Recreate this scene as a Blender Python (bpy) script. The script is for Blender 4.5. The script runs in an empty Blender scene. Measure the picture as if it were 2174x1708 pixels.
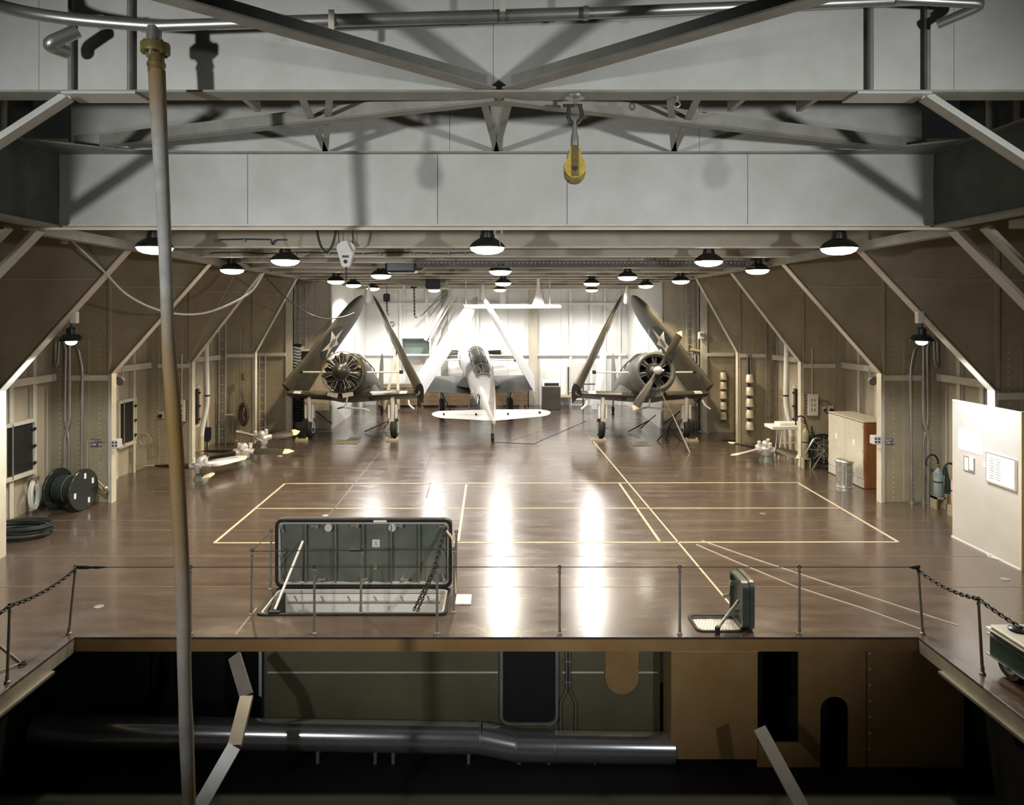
import bpy, math, random
from mathutils import Vector, Matrix
random.seed(7)
PI = math.pi
SC = bpy.context.scene
COL = SC.collection

# ------------------------------------------------------------------ camera
# view camera held level, lens shifted; focal length 1500 px on a 2174 px wide frame, eye 4.4 m above the hangar deck
cam_d = bpy.data.cameras.new('camera')
cam = bpy.data.objects.new('camera', cam_d); COL.objects.link(cam)
cam.location = (0, 0, 4.4); cam.rotation_euler = (PI/2, 0, 0)
cam_d.sensor_fit = 'HORIZONTAL'; cam_d.sensor_width = 36
cam_d.lens = 1500/2174*36
cam_d.shift_x = (1087-1054)/2174
cam_d.shift_y = (665-854)/2174
cam_d.clip_start = 0.1; cam_d.clip_end = 200
SC.camera = cam

# ------------------------------------------------------------------ world, exposure
w = bpy.data.worlds.new('world'); SC.world = w; w.use_nodes = True
w.node_tree.nodes['Background'].inputs[0].default_value = (0.75, 0.85, 0.8, 1)
w.node_tree.nodes['Background'].inputs[1].default_value = 0.010
vs = SC.view_settings
vs.view_transform = 'Standard'; vs.look = 'None'; vs.gamma = 1.0; vs.use_curve_mapping = False
vs.exposure = 0.0

# ------------------------------------------------------------------ the photographer's two flash reflectors, left and right of the camera
FLASH_W = 2050
LAMP_W = 720
AFT_W = 1050
MID_W = 700
def spot(name, loc, aim, power, ang, blend, rad, col):
    d = bpy.data.lights.new(name, 'SPOT'); d.energy = power; d.spot_size = math.radians(ang); d.spot_blend = blend
    d.shadow_soft_size = rad; d.color = col
    o = bpy.data.objects.new(name, d); COL.objects.link(o); o.location = loc
    o.rotation_euler = (Vector(aim)-Vector(loc)).to_track_quat('-Z', 'Y').to_euler()
    return o
spot('flash_lamp', (-5.6, -0.6, 4.5), (-1.3, 9.6, 4.2), FLASH_W, 69, 1.0, 0.16, (0.95, 0.97, 1.0))
spot('flash_lamp', (5.6, -0.6, 4.5), (1.3, 9.6, 4.2), FLASH_W, 69, 1.0, 0.16, (0.95, 0.97, 1.0))

# ------------------------------------------------------------------ measuring helpers
def P(x, y, Y):                # photograph pixel + distance -> metres
    return Vector(((x-1054)*Y/1500, Y, 4.4+(665-y)*Y/1500))
def G(x, y, z=0.0):            # photograph pixel on the deck -> metres
    Y = 1500*(4.4-z)/(y-665)
    return Vector(((x-1054)*Y/1500, Y, z))

# ------------------------------------------------------------------ materials
MATS = {}
def mat(name, col, rough=0.5, metal=0.0, var=0.18, scale=2.5, streak=None, bump=0.0, bscale=40, emit=None, estr=0, alpha=1.0, col2=None, rvar=0.0, spec=0.5, coat=0.0):
    m = bpy.data.materials.new(name); m.use_nodes = True; nt = m.node_tree; N = nt.nodes; L = nt.links
    b = N['Principled BSDF']
    b.inputs['Roughness'].default_value = rough; b.inputs['Metallic'].default_value = metal
    b.inputs['Specular IOR Level'].default_value = spec
    if coat: b.inputs['Coat Weight'].default_value = coat; b.inputs['Coat Roughness'].default_value = 0.12
    tc = N.new('ShaderNodeTexCoord'); mp = N.new('ShaderNodeMapping')
    L.new(tc.outputs['Object'], mp.inputs['Vector'])
    if streak: mp.inputs['Scale'].default_value = streak
    nz = N.new('ShaderNodeTexNoise'); nz.inputs['Scale'].default_value = scale; nz.inputs['Detail'].default_value = 6; nz.inputs['Roughness'].default_value = 0.62
    L.new(mp.outputs['Vector'], nz.inputs['Vector'])
    rp = N.new('ShaderNodeValToRGB')
    c2 = col2 or tuple(min(1, c*(1+var)) for c in col)
    c1 = col if col2 else tuple(c*(1-var) for c in col)
    rp.color_ramp.elements[0].position = 0.32; rp.color_ramp.elements[0].color = (*c1, 1)
    rp.color_ramp.elements[1].position = 0.68; rp.color_ramp.elements[1].color = (*c2, 1)
    L.new(nz.outputs['Fac'], rp.inputs['Fac']); L.new(rp.outputs['Color'], b.inputs['Base Color'])
    if rvar:
        mr = N.new('ShaderNodeMapRange'); mr.inputs['From Min'].default_value = 0.3; mr.inputs['From Max'].default_value = 0.7
        mr.inputs['To Min'].default_value = max(0.02, rough-rvar); mr.inputs['To Max'].default_value = rough+rvar
        L.new(nz.outputs['Fac'], mr.inputs['Value']); L.new(mr.outputs['Result'], b.inputs['Roughness'])
    if bump:
        n2 = N.new('ShaderNodeTexNoise'); n2.inputs['Scale'].default_value = bscale; n2.inputs['Detail'].default_value = 3
        L.new(mp.outputs['Vector'], n2.inputs['Vector'])
        bp = N.new('ShaderNodeBump'); bp.inputs['Strength'].default_value = bump; bp.inputs['Distance'].default_value = 0.01
        L.new(n2.outputs['Fac'], bp.inputs['Height']); L.new(bp.outputs['Normal'], b.inputs['Normal'])
    if emit:
        b.inputs['Emission Color'].default_value = (*emit, 1); b.inputs['Emission Strength'].default_value = estr
    if alpha < 1: b.inputs['Alpha'].default_value = alpha
    MATS[name] = m
    return m

mat('wall', (0.37, 0.325, 0.235), 0.45, col2=(0.52, 0.47, 0.37), scale=1.1, streak=(1.6, 1.6, 0.35), bump=0.05, bscale=18)
mat('stiff', (0.62, 0.58, 0.48), 0.42, var=0.12)
mat('overhead', (0.36, 0.32, 0.235), 0.45, col2=(0.45, 0.41, 0.31), scale=1.4)
mat('girder', (0.475, 0.465, 0.415), 0.42, col2=(0.57, 0.56, 0.515), scale=1.6, bump=0.04, bscale=26)
mat('girder_dark', (0.27, 0.265, 0.225), 0.5, var=0.2)
mat('well_side_shade', (0.10, 0.115, 0.095), 0.6, var=0.25)  # girder colour darkened for the shade where the flash only grazes
mat('frame', (0.29, 0.245, 0.16), 0.5, col2=(0.40, 0.345, 0.235), scale=0.9, bump=0.04, bscale=20)
mat('floor', (0.074, 0.052, 0.041), 0.25, col2=(0.096, 0.070, 0.056), scale=1.6, streak=(0.55, 2.2, 1), rvar=0.06, bump=0.04, bscale=3.5, spec=0.95, coat=0.45)
mat('seam', (0.24, 0.19, 0.145), 0.35, var=0.2)
mat('dark_seam', (0.05, 0.035, 0.025), 0.4)
mat('line_paint', (0.56, 0.47, 0.36), 0.4, var=0.12)
mat('primer', (0.31, 0.17, 0.058), 0.55, col2=(0.38, 0.24, 0.10), scale=1.2, bump=0.05)
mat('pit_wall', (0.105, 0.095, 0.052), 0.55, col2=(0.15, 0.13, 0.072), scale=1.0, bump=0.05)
mat('pit_shade', (0.009, 0.011, 0.009), 0.7)  # shade low in the well is put into this colour
mat('black', (0.012, 0.013, 0.013), 0.55)
mat('gloss_black', (0.012, 0.018, 0.017), 0.25)
mat('shade_black', (0.008, 0.008, 0.008), 0.9)  # black that paints the shade in the doorway and the recess
mat('steel', (0.42, 0.41, 0.38), 0.35, metal=0.75, var=0.15)
mat('dull_steel', (0.27, 0.26, 0.23), 0.5, metal=0.4, var=0.2)
mat('aluminium', (0.85, 0.85, 0.85), 0.20, metal=0.9, var=0.08, scale=8)
mat('galv', (0.68, 0.70, 0.70), 0.34, metal=0.85, var=0.2, scale=14)
mat('white', (0.80, 0.80, 0.78), 0.4, var=0.05)
mat('paper', (0.85, 0.85, 0.82), 0.7, var=0.03)
mat('lamp_green', (0.018, 0.022, 0.018), 0.35)
mat('lamp_glass', (0.9, 0.9, 0.85), 0.3, emit=(1.0, 0.93, 0.80), estr=20)
mat('lamp_glass_small', (0.9, 0.9, 0.85), 0.3, emit=(1.0, 0.97, 0.92), estr=12)
mat('rust_hose', (0.24, 0.13, 0.03), 0.75, col2=(0.36, 0.23, 0.08), scale=7, bump=0.25, bscale=60)
mat('grey_hose', (0.25, 0.24, 0.21), 0.75, col2=(0.34, 0.33, 0.30), scale=7, bump=0.25, bscale=60)
mat('brass', (0.22, 0.17, 0.06), 0.42, metal=0.5, var=0.25, scale=12)
mat('yellow_block', (0.42, 0.29, 0.03), 0.5, col2=(0.55, 0.40, 0.08), scale=20)
mat('orange', (0.55, 0.16, 0.05), 0.55)
mat('rope', (0.36, 0.33, 0.24), 0.85, var=0.25, scale=30)
mat('white_rope', (0.72, 0.72, 0.68), 0.8, var=0.1, scale=30)
mat('brown_rope', (0.05, 0.024, 0.018), 0.85, var=0.3, scale=30)
mat('grey_rope', (0.30, 0.34, 0.35), 0.85, var=0.3, scale=20)
mat('rubber', (0.014, 0.015, 0.016), 0.6)
mat('cable', (0.02, 0.028, 0.027), 0.5)
mat('olive', (0.052, 0.047, 0.032), 0.40, col2=(0.078, 0.070, 0.048), scale=1.4, bump=0.02)
mat('sea_grey', (0.075, 0.085, 0.085), 0.4, col2=(0.13, 0.125, 0.10), scale=1.2)
mat('light_grey', (0.55, 0.55, 0.54), 0.38, var=0.06)
mat('plane_white', (0.46, 0.46, 0.47), 0.38, var=0.05)
mat('gear_white', (0.72, 0.70, 0.66), 0.35, var=0.05)
mat('insignia_blue', (0.018, 0.022, 0.026), 0.45)
mat('star_white', (0.72, 0.70, 0.60), 0.45, var=0.05)
mat('star_dot', (0.20, 0.16, 0.11), 0.45)
mat('stripe', (0.62, 0.42, 0.38), 0.45)
mat('glass', (0.10, 0.11, 0.08), 0.06, alpha=0.32, spec=0.8)
mat('glass_dark', (0.03, 0.028, 0.018), 0.08, alpha=0.8, spec=0.8)
mat('engine', (0.05, 0.048, 0.042), 0.42, metal=0.5, var=0.4, scale=30)
mat('prop_dark', (0.045, 0.038, 0.028), 0.4, var=0.2)
mat('prop_tip', (0.72, 0.62, 0.44), 0.45)
mat('prop_silver', (0.62, 0.60, 0.60), 0.35, metal=0.4, var=0.08)
mat('wood', (0.12, 0.075, 0.035), 0.6, col2=(0.20, 0.13, 0.065), scale=4, streak=(1, 6, 6))
mat('crate_wood', (0.45, 0.37, 0.24), 0.65, var=0.2, scale=6)
mat('hatch_green', (0.10, 0.12, 0.095), 0.45, col2=(0.18, 0.19, 0.155), scale=1.7, bump=0.04)
mat('hatch_green_dark', (0.07, 0.085, 0.075), 0.35, var=0.3)
mat('gasket', (0.008, 0.009, 0.009), 0.5)
mat('cream', (0.62, 0.55, 0.38), 0.45, var=0.1)
mat('bucket', (0.60, 0.53, 0.42), 0.42, metal=0.25, var=0.15, scale=8)
mat('locker', (0.56, 0.54, 0.48), 0.4, col2=(0.66, 0.63, 0.56), scale=2.2)
mat('locker_side', (0.22, 0.085, 0.035), 0.5, col2=(0.30, 0.13, 0.055), scale=2)
mat('blue_bottle', (0.26, 0.33, 0.34), 0.35)
mat('red_bottle', (0.62, 0.42, 0.36), 0.35)
mat('green_bottle', (0.30, 0.30, 0.20), 0.35)
mat('board', (0.50, 0.49, 0.47), 0.5, col2=(0.57, 0.56, 0.54), scale=1.4)
mat('dark_green', (0.012, 0.045, 0.038), 0.28, var=0.3)
mat('chrome', (0.75, 0.76, 0.76), 0.15, metal=1.0, var=0.04)
mat('navy', (0.012, 0.02, 0.03), 0.45)
mat('back_wall', (0.72, 0.72, 0.68), 0.45, var=0.06, scale=1.0)
mat('sign_print', (0.10, 0.10, 0.09), 0.6)
mat('teal_panel', (0.13, 0.16, 0.14), 0.4, var=0.2)

# the hose: grey canvas with a rust-yellow stain along its middle length
hm = mat('hose_canvas', (0.25, 0.24, 0.21), 0.78, col2=(0.34, 0.33, 0.30), scale=7, bump=0.25, bscale=60)
nt = hm.node_tree; tc = nt.nodes.new('ShaderNodeTexCoord'); sx_ = nt.nodes.new('ShaderNodeSeparateXYZ'); nt.links.new(tc.outputs['Object'], sx_.inputs[0])
mr = nt.nodes.new('ShaderNodeMapRange'); mr.inputs['From Min'].default_value = 0.0; mr.inputs['From Max'].default_value = 8.2; nt.links.new(sx_.outputs['Z'], mr.inputs['Value'])
rp = nt.nodes.new('ShaderNodeValToRGB'); cr = rp.color_ramp; cr.elements[0].position = 0.0; cr.elements[0].color = (0, 0, 0, 1); cr.elements[1].position = 1.0; cr.elements[1].color = (0.9, 0.9, 0.9, 1)
for ps, v in ((0.20, 0.0), (0.235, 0.75), (0.27, 0.15), (0.40, 0.25), (0.50, 0.8), (0.62, 1.0), (0.70, 0.75), (0.76, 0.1), (0.92, 0.05), (0.965, 0.7)):
    e = cr.elements.new(ps); e.color = (v, v, v, 1)
nt.links.new(mr.outputs['Result'], rp.inputs['Fac'])
mx = nt.nodes.new('ShaderNodeMix'); mx.data_type = 'RGBA'; b_ = nt.nodes['Principled BSDF']
old = b_.inputs['Base Color'].links[0].from_socket
nt.links.new(rp.outputs['Color'], mx.inputs['Factor']); nt.links.new(old, mx.inputs[6]); mx.inputs[7].default_value = (0.20, 0.112, 0.022, 1)
nt.links.new(mx.outputs[2], b_.inputs['Base Color'])

# ------------------------------------------------------------------ objects, parts, tags
def tag(o, label=None, cat=None, group=None, kind=None):
    if label: o['label'] = label
    if cat: o['category'] = cat
    if group: o['group'] = group
    if kind: o['kind'] = kind
    return o
def thing(name, label, cat, loc=(0, 0, 0), rz=0.0, group=None, kind=None):
    o = bpy.data.objects.new(name, None); COL.objects.link(o); o.empty_display_size = 0.1
    o.location = loc; o.rotation_euler = (0, 0, rz)
    return tag(o, label, cat, group, kind)
def root_of(o):
    while o.parent: o = o.parent
    return o
def dup(root, loc=None, rz=None, label=None, group=None):
    r = root.copy(); COL.objects.link(r)
    if loc is not None: r.location = loc
    if rz is not None: r.rotation_euler = (0, 0, rz)
    if label: r['label'] = label
    if group: r['group'] = group
    for ch in list(root.children):
        c = ch.copy(); COL.objects.link(c); c.parent = r
        for g in ch.children:
            d = g.copy(); COL.objects.link(d); d.parent = c
    return r

class MB:
    def __init__(s): s.v = []; s.f = []
    def add(s, vs, fs):
        n = len(s.v); s.v += [Vector(v) for v in vs]; s.f += [tuple(i+n for i in f) for f in fs]; return s
    def box(s, x0, x1, y0, y1, z0, z1):
        if x0 > x1: x0, x1 = x1, x0
        if y0 > y1: y0, y1 = y1, y0
        if z0 > z1: z0, z1 = z1, z0
        return s.add([(x0,y0,z0),(x1,y0,z0),(x1,y1,z0),(x0,y1,z0),(x0,y0,z1),(x1,y0,z1),(x1,y1,z1),(x0,y1,z1)],
                     [(0,3,2,1),(4,5,6,7),(0,1,5,4),(1,2,6,5),(2,3,7,6),(3,0,4,7)])
    def rbox(s, x0, x1, y0, y1, z0, z1, b=0.02):        # box with chamfered upright and lying edges
        r = []
        for z, i in ((z0, b), (z0+b, 0), (z1-b, 0), (z1, b)):
            r.append([Vector(p) for p in ((x0+b,y0+i,z),(x1-b,y0+i,z),(x1-i,y0+b,z),(x1-i,y1-b,z),(x1-b,y1-i,z),(x0+b,y1-i,z),(x0+i,y1-b,z),(x0+i,y0+b,z))])
        return s.loft(r)
    def bar(s, p0, p1, wd, ht, up=(0, 0, 1)):            # straight bar of rectangular section; ht lies along up
        p0 = Vector(p0); p1 = Vector(p1); d = (p1-p0).normalized(); up = Vector(up)
        if abs(d.dot(up)) > 0.98: up = Vector((0, 1, 0))
        a = d.cross(up).normalized(); u = a.cross(d).normalized()
        a = a*wd/2; u = u*ht/2
        q = [p0-a-u, p0+a-u, p0+a+u, p0-a+u, p1-a-u, p1+a-u, p1+a+u, p1-a+u]
        return s.add(q, [(0,1,2,3),(7,6,5,4),(0,4,5,1),(1,5,6,2),(2,6,7,3),(3,7,4,0)])
    def angle(s, p0, p1, w=0.12, t=0.015, up=(0, 0, 1), flip=1):   # L section
        p0 = Vector(p0); p1 = Vector(p1); d = (p1-p0).normalized(); up = Vector(up)
        a = d.cross(up).normalized(); u = a.cross(d).normalized()
        s.bar(p0, p1, w, t, up)
        o = a*(w/2-t/2)*flip+u*(w/2)
        return s.bar(p0+o, p1+o, t, w, up)
    def loft(s, rings, cap=True, close=True):
        n = len(s.v); m = len(rings[0])
        for r in rings: s.v += [Vector(p) for p in r]
        for i in range(len(rings)-1):
            for j in range(m if close else m-1):
                k = (j+1) % m
                s.f.append((n+i*m+j, n+i*m+k, n+(i+1)*m+k, n+(i+1)*m+j))
        if cap:
            s.f.append(tuple(n+j for j in reversed(range(m)))); e = n+(len(rings)-1)*m
            s.f.append(tuple(e+j for j in range(m)))
        return s
    def cyl(s, p0, p1, r0, r1=None, n=14, cap=True):
        r1 = r0 if r1 is None else r1
        p0 = Vector(p0); p1 = Vector(p1); d = (p1-p0).normalized()
        a = d.orthogonal().normalized(); b = d.cross(a)
        R = lambda p, r: [p+a*r*math.cos(2*PI*i/n)+b*r*math.sin(2*PI*i/n) for i in range(n)]
        return s.loft([R(p0, r0), R(p1, r1)], cap)
    def tube(s, pts, r, n=8, closed=False, cap=True):
        pts = [Vector(p) for p in pts]; m = len(pts); rings = []; a = None
        rr = r if hasattr(r, '__len__') else [r]*m
        for i, p in enumerate(pts):
            q0 = pts[i-1] if (i > 0 or closed) else p
            q1 = pts[(i+1) % m] if (i < m-1 or closed) else p
            d = (q1-q0)
            d = d.normalized() if d.length > 1e-9 else Vector((0, 0, 1))
            if a is None: a = d.orthogonal().normalized()
            else:
                a = a-d*a.dot(d)
                a = a.normalized() if a.length > 1e-6 else d.orthogonal().normalized()
            b = d.cross(a)
            rings.append([p+a*rr[i]*math.cos(2*PI*j/n)+b*rr[i]*math.sin(2*PI*j/n) for j in range(n)])
        if closed: rings.append(rings[0]); cap = False
        return s.loft(rings, cap)
    def lathe(s, prof, c=(0, 0, 0), axis=(0, 0, 1), n=20, cap=True):
        c = Vector(c); d = Vector(axis).normalized(); a = d.orthogonal().normalized(); b = d.cross(a)
        return s.loft([[c+d*z+(a*math.cos(2*PI*i/n)+b*math.sin(2*PI*i/n))*max(r, 1e-4) for i in range(n)] for r, z in prof], cap)
    def prism(s, poly, o, u, v, t):                       # polygon in the plane (o,u,v), extruded by the vector t
        o = Vector(o); u = Vector(u); v = Vector(v); t = Vector(t)
        b = [o+u*p[0]+v*p[1] for p in poly]
        return s.loft([b, [q+t for q in b]])
    def ball(s, c, r, n=10, sz=1.0):
        return s.lathe([(r*math.sin(PI*i/n), -r*sz*math.cos(PI*i/n)) for i in range(n+1)], c, n=max(8, n+2))
    def build(s, name, m, parent=None, smooth=35, world=False, label=None):
        me = bpy.data.meshes.new(name)
        off = Vector((0, 0, 0))
        if world and parent is not None: off = root_of(parent).location
        me.from_pydata([tuple(v-off) for v in s.v], [], s.f); me.update()
        ms = m if isinstance(m, (list, tuple)) else [m]
        for q in ms: me.materials.append(MATS[q])
        import bmesh as _b
        bm = _b.new(); bm.from_mesh(me); _b.ops.recalc_face_normals(bm, faces=bm.faces); bm.to_mesh(me); bm.free()
        if smooth:
            for p in me.polygons: p.use_smooth = True
            me.set_sharp_from_angle(angle=math.radians(smooth))
        o = bpy.data.objects.new(name, me); COL.objects.link(o)
        if parent is not None: o.parent = parent
        if label: o['label'] = label
        return o

def bez(p0, p1, p2, p3, n=12):
    p0, p1, p2, p3 = map(Vector, (p0, p1, p2, p3))
    return [p0*(1-t)**3+p1*3*t*(1-t)**2+p2*3*t*t*(1-t)+p3*t**3 for t in (i/n for i in range(n+1))]
def sag(p0, p1, d, n=14):
    p0 = Vector(p0); p1 = Vector(p1)
    return [p0.lerp(p1, i/n)-Vector((0, 0, 4*d*(i/n)*(1-i/n))) for i in range(n+1)]
def rounded(pts, r=0.1, n=5):                            # polyline with rounded corners
    pts = [Vector(p) for p in pts]; out = [pts[0]]
    for a, b, c in zip(pts, pts[1:], pts[2:]):
        d0 = (a-b); d1 = (c-b); q = min(r, d0.length*0.45, d1.length*0.45)
        s = b+d0.normalized()*q; e = b+d1.normalized()*q
        out += [s*(1-t)**2+b*2*t*(1-t)+e*t*t for t in (i/n for i in range(n+1))]
    return out+[pts[-1]]
def rrect(x0, x1, y0, y1, r, n=4):
    o = []
    for cx, cy, a in ((x1-r, y1-r, 0), (x0+r, y1-r, PI/2), (x0+r, y0+r, PI), (x1-r, y0+r, 1.5*PI)):
        o += [(cx+r*math.cos(a+PI/2*i/n), cy+r*math.sin(a+PI/2*i/n)) for i in range(n+1)]
    return o

# ================================================================== THE SETTING
# ------------------------------------------------------------------ hangar deck
FY = 9.607; PX = 5.735
m = MB()
T = -0.03
m.box(-10.6, 10.6, FY, 9.78, T, 0)
m.box(-10.6, 2.80, 9.78, 10.28, T, 0); m.box(3.42, 10.6, 9.78, 10.28, T, 0)
m.box(-10.6, 10.6, 10.28, 10.30, T, 0)
m.box(-10.6, -3.50, 10.30, 11.28, T, 0); m.box(-0.74, 10.6, 10.30, 11.28, T, 0)
m.box(-10.6, 10.6, 11.28, 34.6, T, 0)
m.box(-10.6, -PX, 1.5, FY, T, 0); m.box(PX, 10.6, 1.5, FY, T, 0)
floor = m.build('floor', 'floor', smooth=0)
tag(floor, 'brown painted steel hangar deck with a glossy waxed finish', 'floor', kind='structure')
def strip(a, b, wd, name, mt, h=0.004):
    MB().bar(Vector((a[0], a[1], h/2)), Vector((b[0], b[1], h/2)), wd, h).build(name, mt, floor, smooth=0)
def pxline(x0, y0, x1, y1, wd, name='painted_line', mt='line_paint'):
    strip(G(x0, y0), G(x1, y1), wd, name, mt)
# ball-court lines painted on the deck
pxline(455, 1152, 605, 1026, 0.055); pxline(1907, 1150, 1693, 1024, 0.055)
pxline(455, 1152, 1907, 1150, 0.05); pxline(605, 1026, 1693, 1024, 0.05)
pxline(545, 1079, 1783, 1078, 0.04); pxline(990, 1028, 973, 1148, 0.05); pxline(1315, 1026, 1400, 1148, 0.05)
# long fore-and-aft lines and dark joints
pxline(1250, 925, 1550, 1282, 0.035, 'painted_line', 'line_paint')
pxline(806, 960, 697, 1095, 0.045, 'deck_joint', 'dark_seam'); pxline(918, 960, 893, 1022, 0.04, 'deck_joint', 'dark_seam'); pxline(914, 1024, 905, 1056, 0.03, 'deck_joint', 'dark_seam')
pxline(1147, 915, 1070, 940, 0.02, 'deck_joint', 'dark_seam')
pxline(500, 1347, 545, 1290, 0.03, 'deck_joint', 'seam')
for yy in (1245, 1180, 1125, 1104, 1043, 992, 962):
    a = G(1054, yy)
    strip((-9.6, a.y), (9.6, a.y), 0.012, 'weld_seam', 'seam', 0.003)
for x, y in ((210, 1287), (2134, 1229), (690, 1094), (1620, 1090)):
    q = G(x, y); MB().lathe([(0.07, 0), (0.07, 0.006), (0.055, 0.008)], q, n=14).build('deck_socket', 'steel', floor)

# ------------------------------------------------------------------ elevator well below the deck edge
MB().box(-PX-0.05, PX+0.05, FY+0.012, FY+0.05, -0.2, -0.03).build('trim_1', 'primer', smooth=0)
tag(bpy.data.objects['trim_1'], 'rust-brown steel fascia under the hangar deck edge of the well', 'trim', kind='structure')
for sgn, nm, lb in ((-1, 'trim_2', 'dark steel curb along the side of the well by the coiled chain rail'), (1, 'trim_3', 'dark steel curb along the side of the well below the tow tractor')):
    t = thing(nm, lb, 'trim', (sgn*PX, 6, 0), kind='structure')
    MB().box(sgn*PX, sgn*(PX+0.04), 2, FY, -0.20, -0.031).build('curb_plate', 'girder_dark', t, 0, True)
    MB().box(sgn*(PX-0.05), sgn*(PX+0.02), 2, 9.1, -0.235, -0.20).build('curb_flange', 'steel', t, 0, True)
    MB().box(sgn*(PX-0.012), sgn*PX, 2, 8.3, -0.02, 0.01).build('curb_lip', 'steel', t, 0, True)
pf = MB().box(-8.4, 8.4, 2, 12, -1.95, -1.87).build('floor_pit', 'pit_shade', smooth=0)
tag(pf, 'steel bottom of the elevator well, darkened for shade', 'floor', kind='structure')
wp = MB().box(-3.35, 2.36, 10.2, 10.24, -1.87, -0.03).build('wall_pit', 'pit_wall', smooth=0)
tag(wp, 'olive brown bulkhead behind the silver duct in the elevator well', 'wall', kind='structure')
MB().box(-3.3, 0.02, 10.185, 10.2, -0.785, -0.765).build('weld_seam', 'stiff', wp, 0)
MB().box(0.95, 1.55, 10.185, 10.2, -0.785, -0.765).build('weld_seam', 'stiff', wp, 0); MB().box(2.05, 2.33, 10.185, 10.2, -0.785, -0.765).build('weld_seam', 'stiff', wp, 0)
MB().prism([(1.57, -0.03), (1.57, -0.85)]+[(1.81+0.24*math.cos(PI+PI*i/10), -0.85+0.24*math.sin(PI+PI*i/10)) for i in range(1, 10)]+[(2.05, -0.85), (2.05, -0.03)], (0, 10.2, 0), (1, 0, 0), (0, 0, 1), (0, -0.012, 0)).build('cover_panel', 'primer', wp, 0)
# doorway with rounded frame; a black plate paints the shade of its opening
d = thing('door_1', 'doorway with a rounded steel frame in the well bulkhead, opening painted black for shade', 'door', (0.465, 10.2, -1.5), kind='structure')
q = rrect(0.09, 0.85, -1.49, 0.3, 0.12)
MB().prism([p for p in q if p[1] < 0] if False else [(0.09, -0.03), (0.09, -1.37)]+[(0.21+0.12*math.cos(PI+PI/2*i/5), -1.37+0.12*math.sin(PI+PI/2*i/5)) for i in range(1, 6)]+[(0.73+0.12*math.cos(1.5*PI+PI/2*i/5), -1.37+0.12*math.sin(1.5*PI+PI/2*i/5)) for i in range(6)]+[(0.85, -0.03)], (0, 10.195, 0), (1, 0, 0), (0, 0, 1), (0, -0.006, 0)).build('door_shade_plate', 'shade_black', d, 0, True)
MB().tube([(0.07, 10.17, -0.03)]+rounded([(0.07, 10.17, -0.04), (0.07, 10.17, -1.51), (0.87, 10.17, -1.51), (0.87, 10.17, -0.04)], 0.14), 0.028, 6).build('door_frame', 'dull_steel', d, 60, True)
# conduit pair on the bulkhead
t = thing('conduit_pair', 'thin twin conduits running down the well bulkhead beside the doorway', 'pipe', (1.03, 10.16, -1.4))
for dx, e in ((-0.02, -0.09), (0.02, 0.09)):
    MB().tube([(1.03+dx, 10.16, -0.04), (1.03+dx, 10.16, -1.0), (1.03+dx+e, 10.16, -1.2), (1.03+dx+e, 10.16, -1.7)], 0.014, 6).build('conduit', 'dull_steel', t, 60, True)
for z in (-0.35, -0.6, -0.9): MB().box(0.97, 1.09, 10.15, 10.2, z-0.01, z+0.01).build('clip', 'dull_steel', t, 0, True)
# brown plated structures at the far side of the well
b = MB().rbox(2.404, 3.60, 9.72, 10.2, -1.74, -0.205, 0.012).build('wall_box', 'pit_wall', smooth=0)
b.data.materials[0] = MATS['primer']
tag(b, 'square brown plated trunk beneath the small open hatch', 'wall', kind='structure')
MB().box(2.40, 3.605, 9.705, 9.72, -0.245, -0.205).build('edge_strip', 'stiff', b, 0)
pl = [(4.17, -0.2), (6.45, -0.2), (6.45, -1.86), (4.86, -1.86), (4.86, -1.08)]+[(4.665+0.195*math.cos(PI*i/10), -1.08+0.195*math.sin(PI*i/10)) for i in range(1, 10)]+[(4.47, -1.08), (4.47, -1.86), (3.6, -1.86), (3.6, -1.52), (4.17, -1.52)]
wr = MB().prism(pl, (0, 9.75, 0), (1, 0, 0), (0, 0, 1), (0, 0.03, 0)).build('wall_plating', 'primer', smooth=0)
tag(wr, 'rust-brown bulkhead plating with an arched opening in the well', 'wall', kind='structure')
for x, zs in ((4.9, 0), (6.0, 0)): pass
for k in range(6): MB().box(4.3+k*0.42, 4.33+k*0.42, 9.742, 9.75, -0.24, -0.22).build('bolt', 'stiff', wr, 0)
for k in range(7): MB().box(5.13, 5.16, 9.742, 9.75, -0.3-k*0.22, -0.275-k*0.22).build('bolt', 'stiff', wr, 0)
MB().box(5.10, 5.11, 9.744, 9.75, -1.85, -0.22).build('plate_joint', 'dark_seam', wr, 0)
v = MB().box(3.6, 6.5, 10.7, 10.74, -1.87, -0.03).build('wall_pit_inner', 'shade_black', smooth=0); tag(v, 'recess wall behind the brown well plating, blackened for shade', 'wall', kind='structure')  # shade of the recess put into the wall colour
v = MB().box(-8.4, -3.35, 11.4, 11.44, -1.87, -0.03).box(-3.39, -3.35, 10.2, 11.4, -1.87, -0.03).build('wall_pit_recess', 'pit_shade', smooth=0); tag(v, 'recess of the well behind the hanging hose, darkened for shade', 'wall', kind='structure')
for x in (-5.5, -5.1, -4.2): MB().box(x, x+0.12, 11.3, 11.4, -1.8, -0.1).build('stiffener', 'pit_shade', v, 0)
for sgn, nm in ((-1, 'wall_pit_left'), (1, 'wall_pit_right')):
    v = MB().box(sgn*6.5, sgn*6.56, 2, 11.4 if sgn < 0 else 9.75, -1.87, -0.2).build(nm, 'pit_shade', smooth=0)
    tag(v, 'shade-darkened side bulkhead of the well '+('under the chain rail by the rope coil' if sgn < 0 else 'under the tow tractor'), 'wall', kind='structure')
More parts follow.
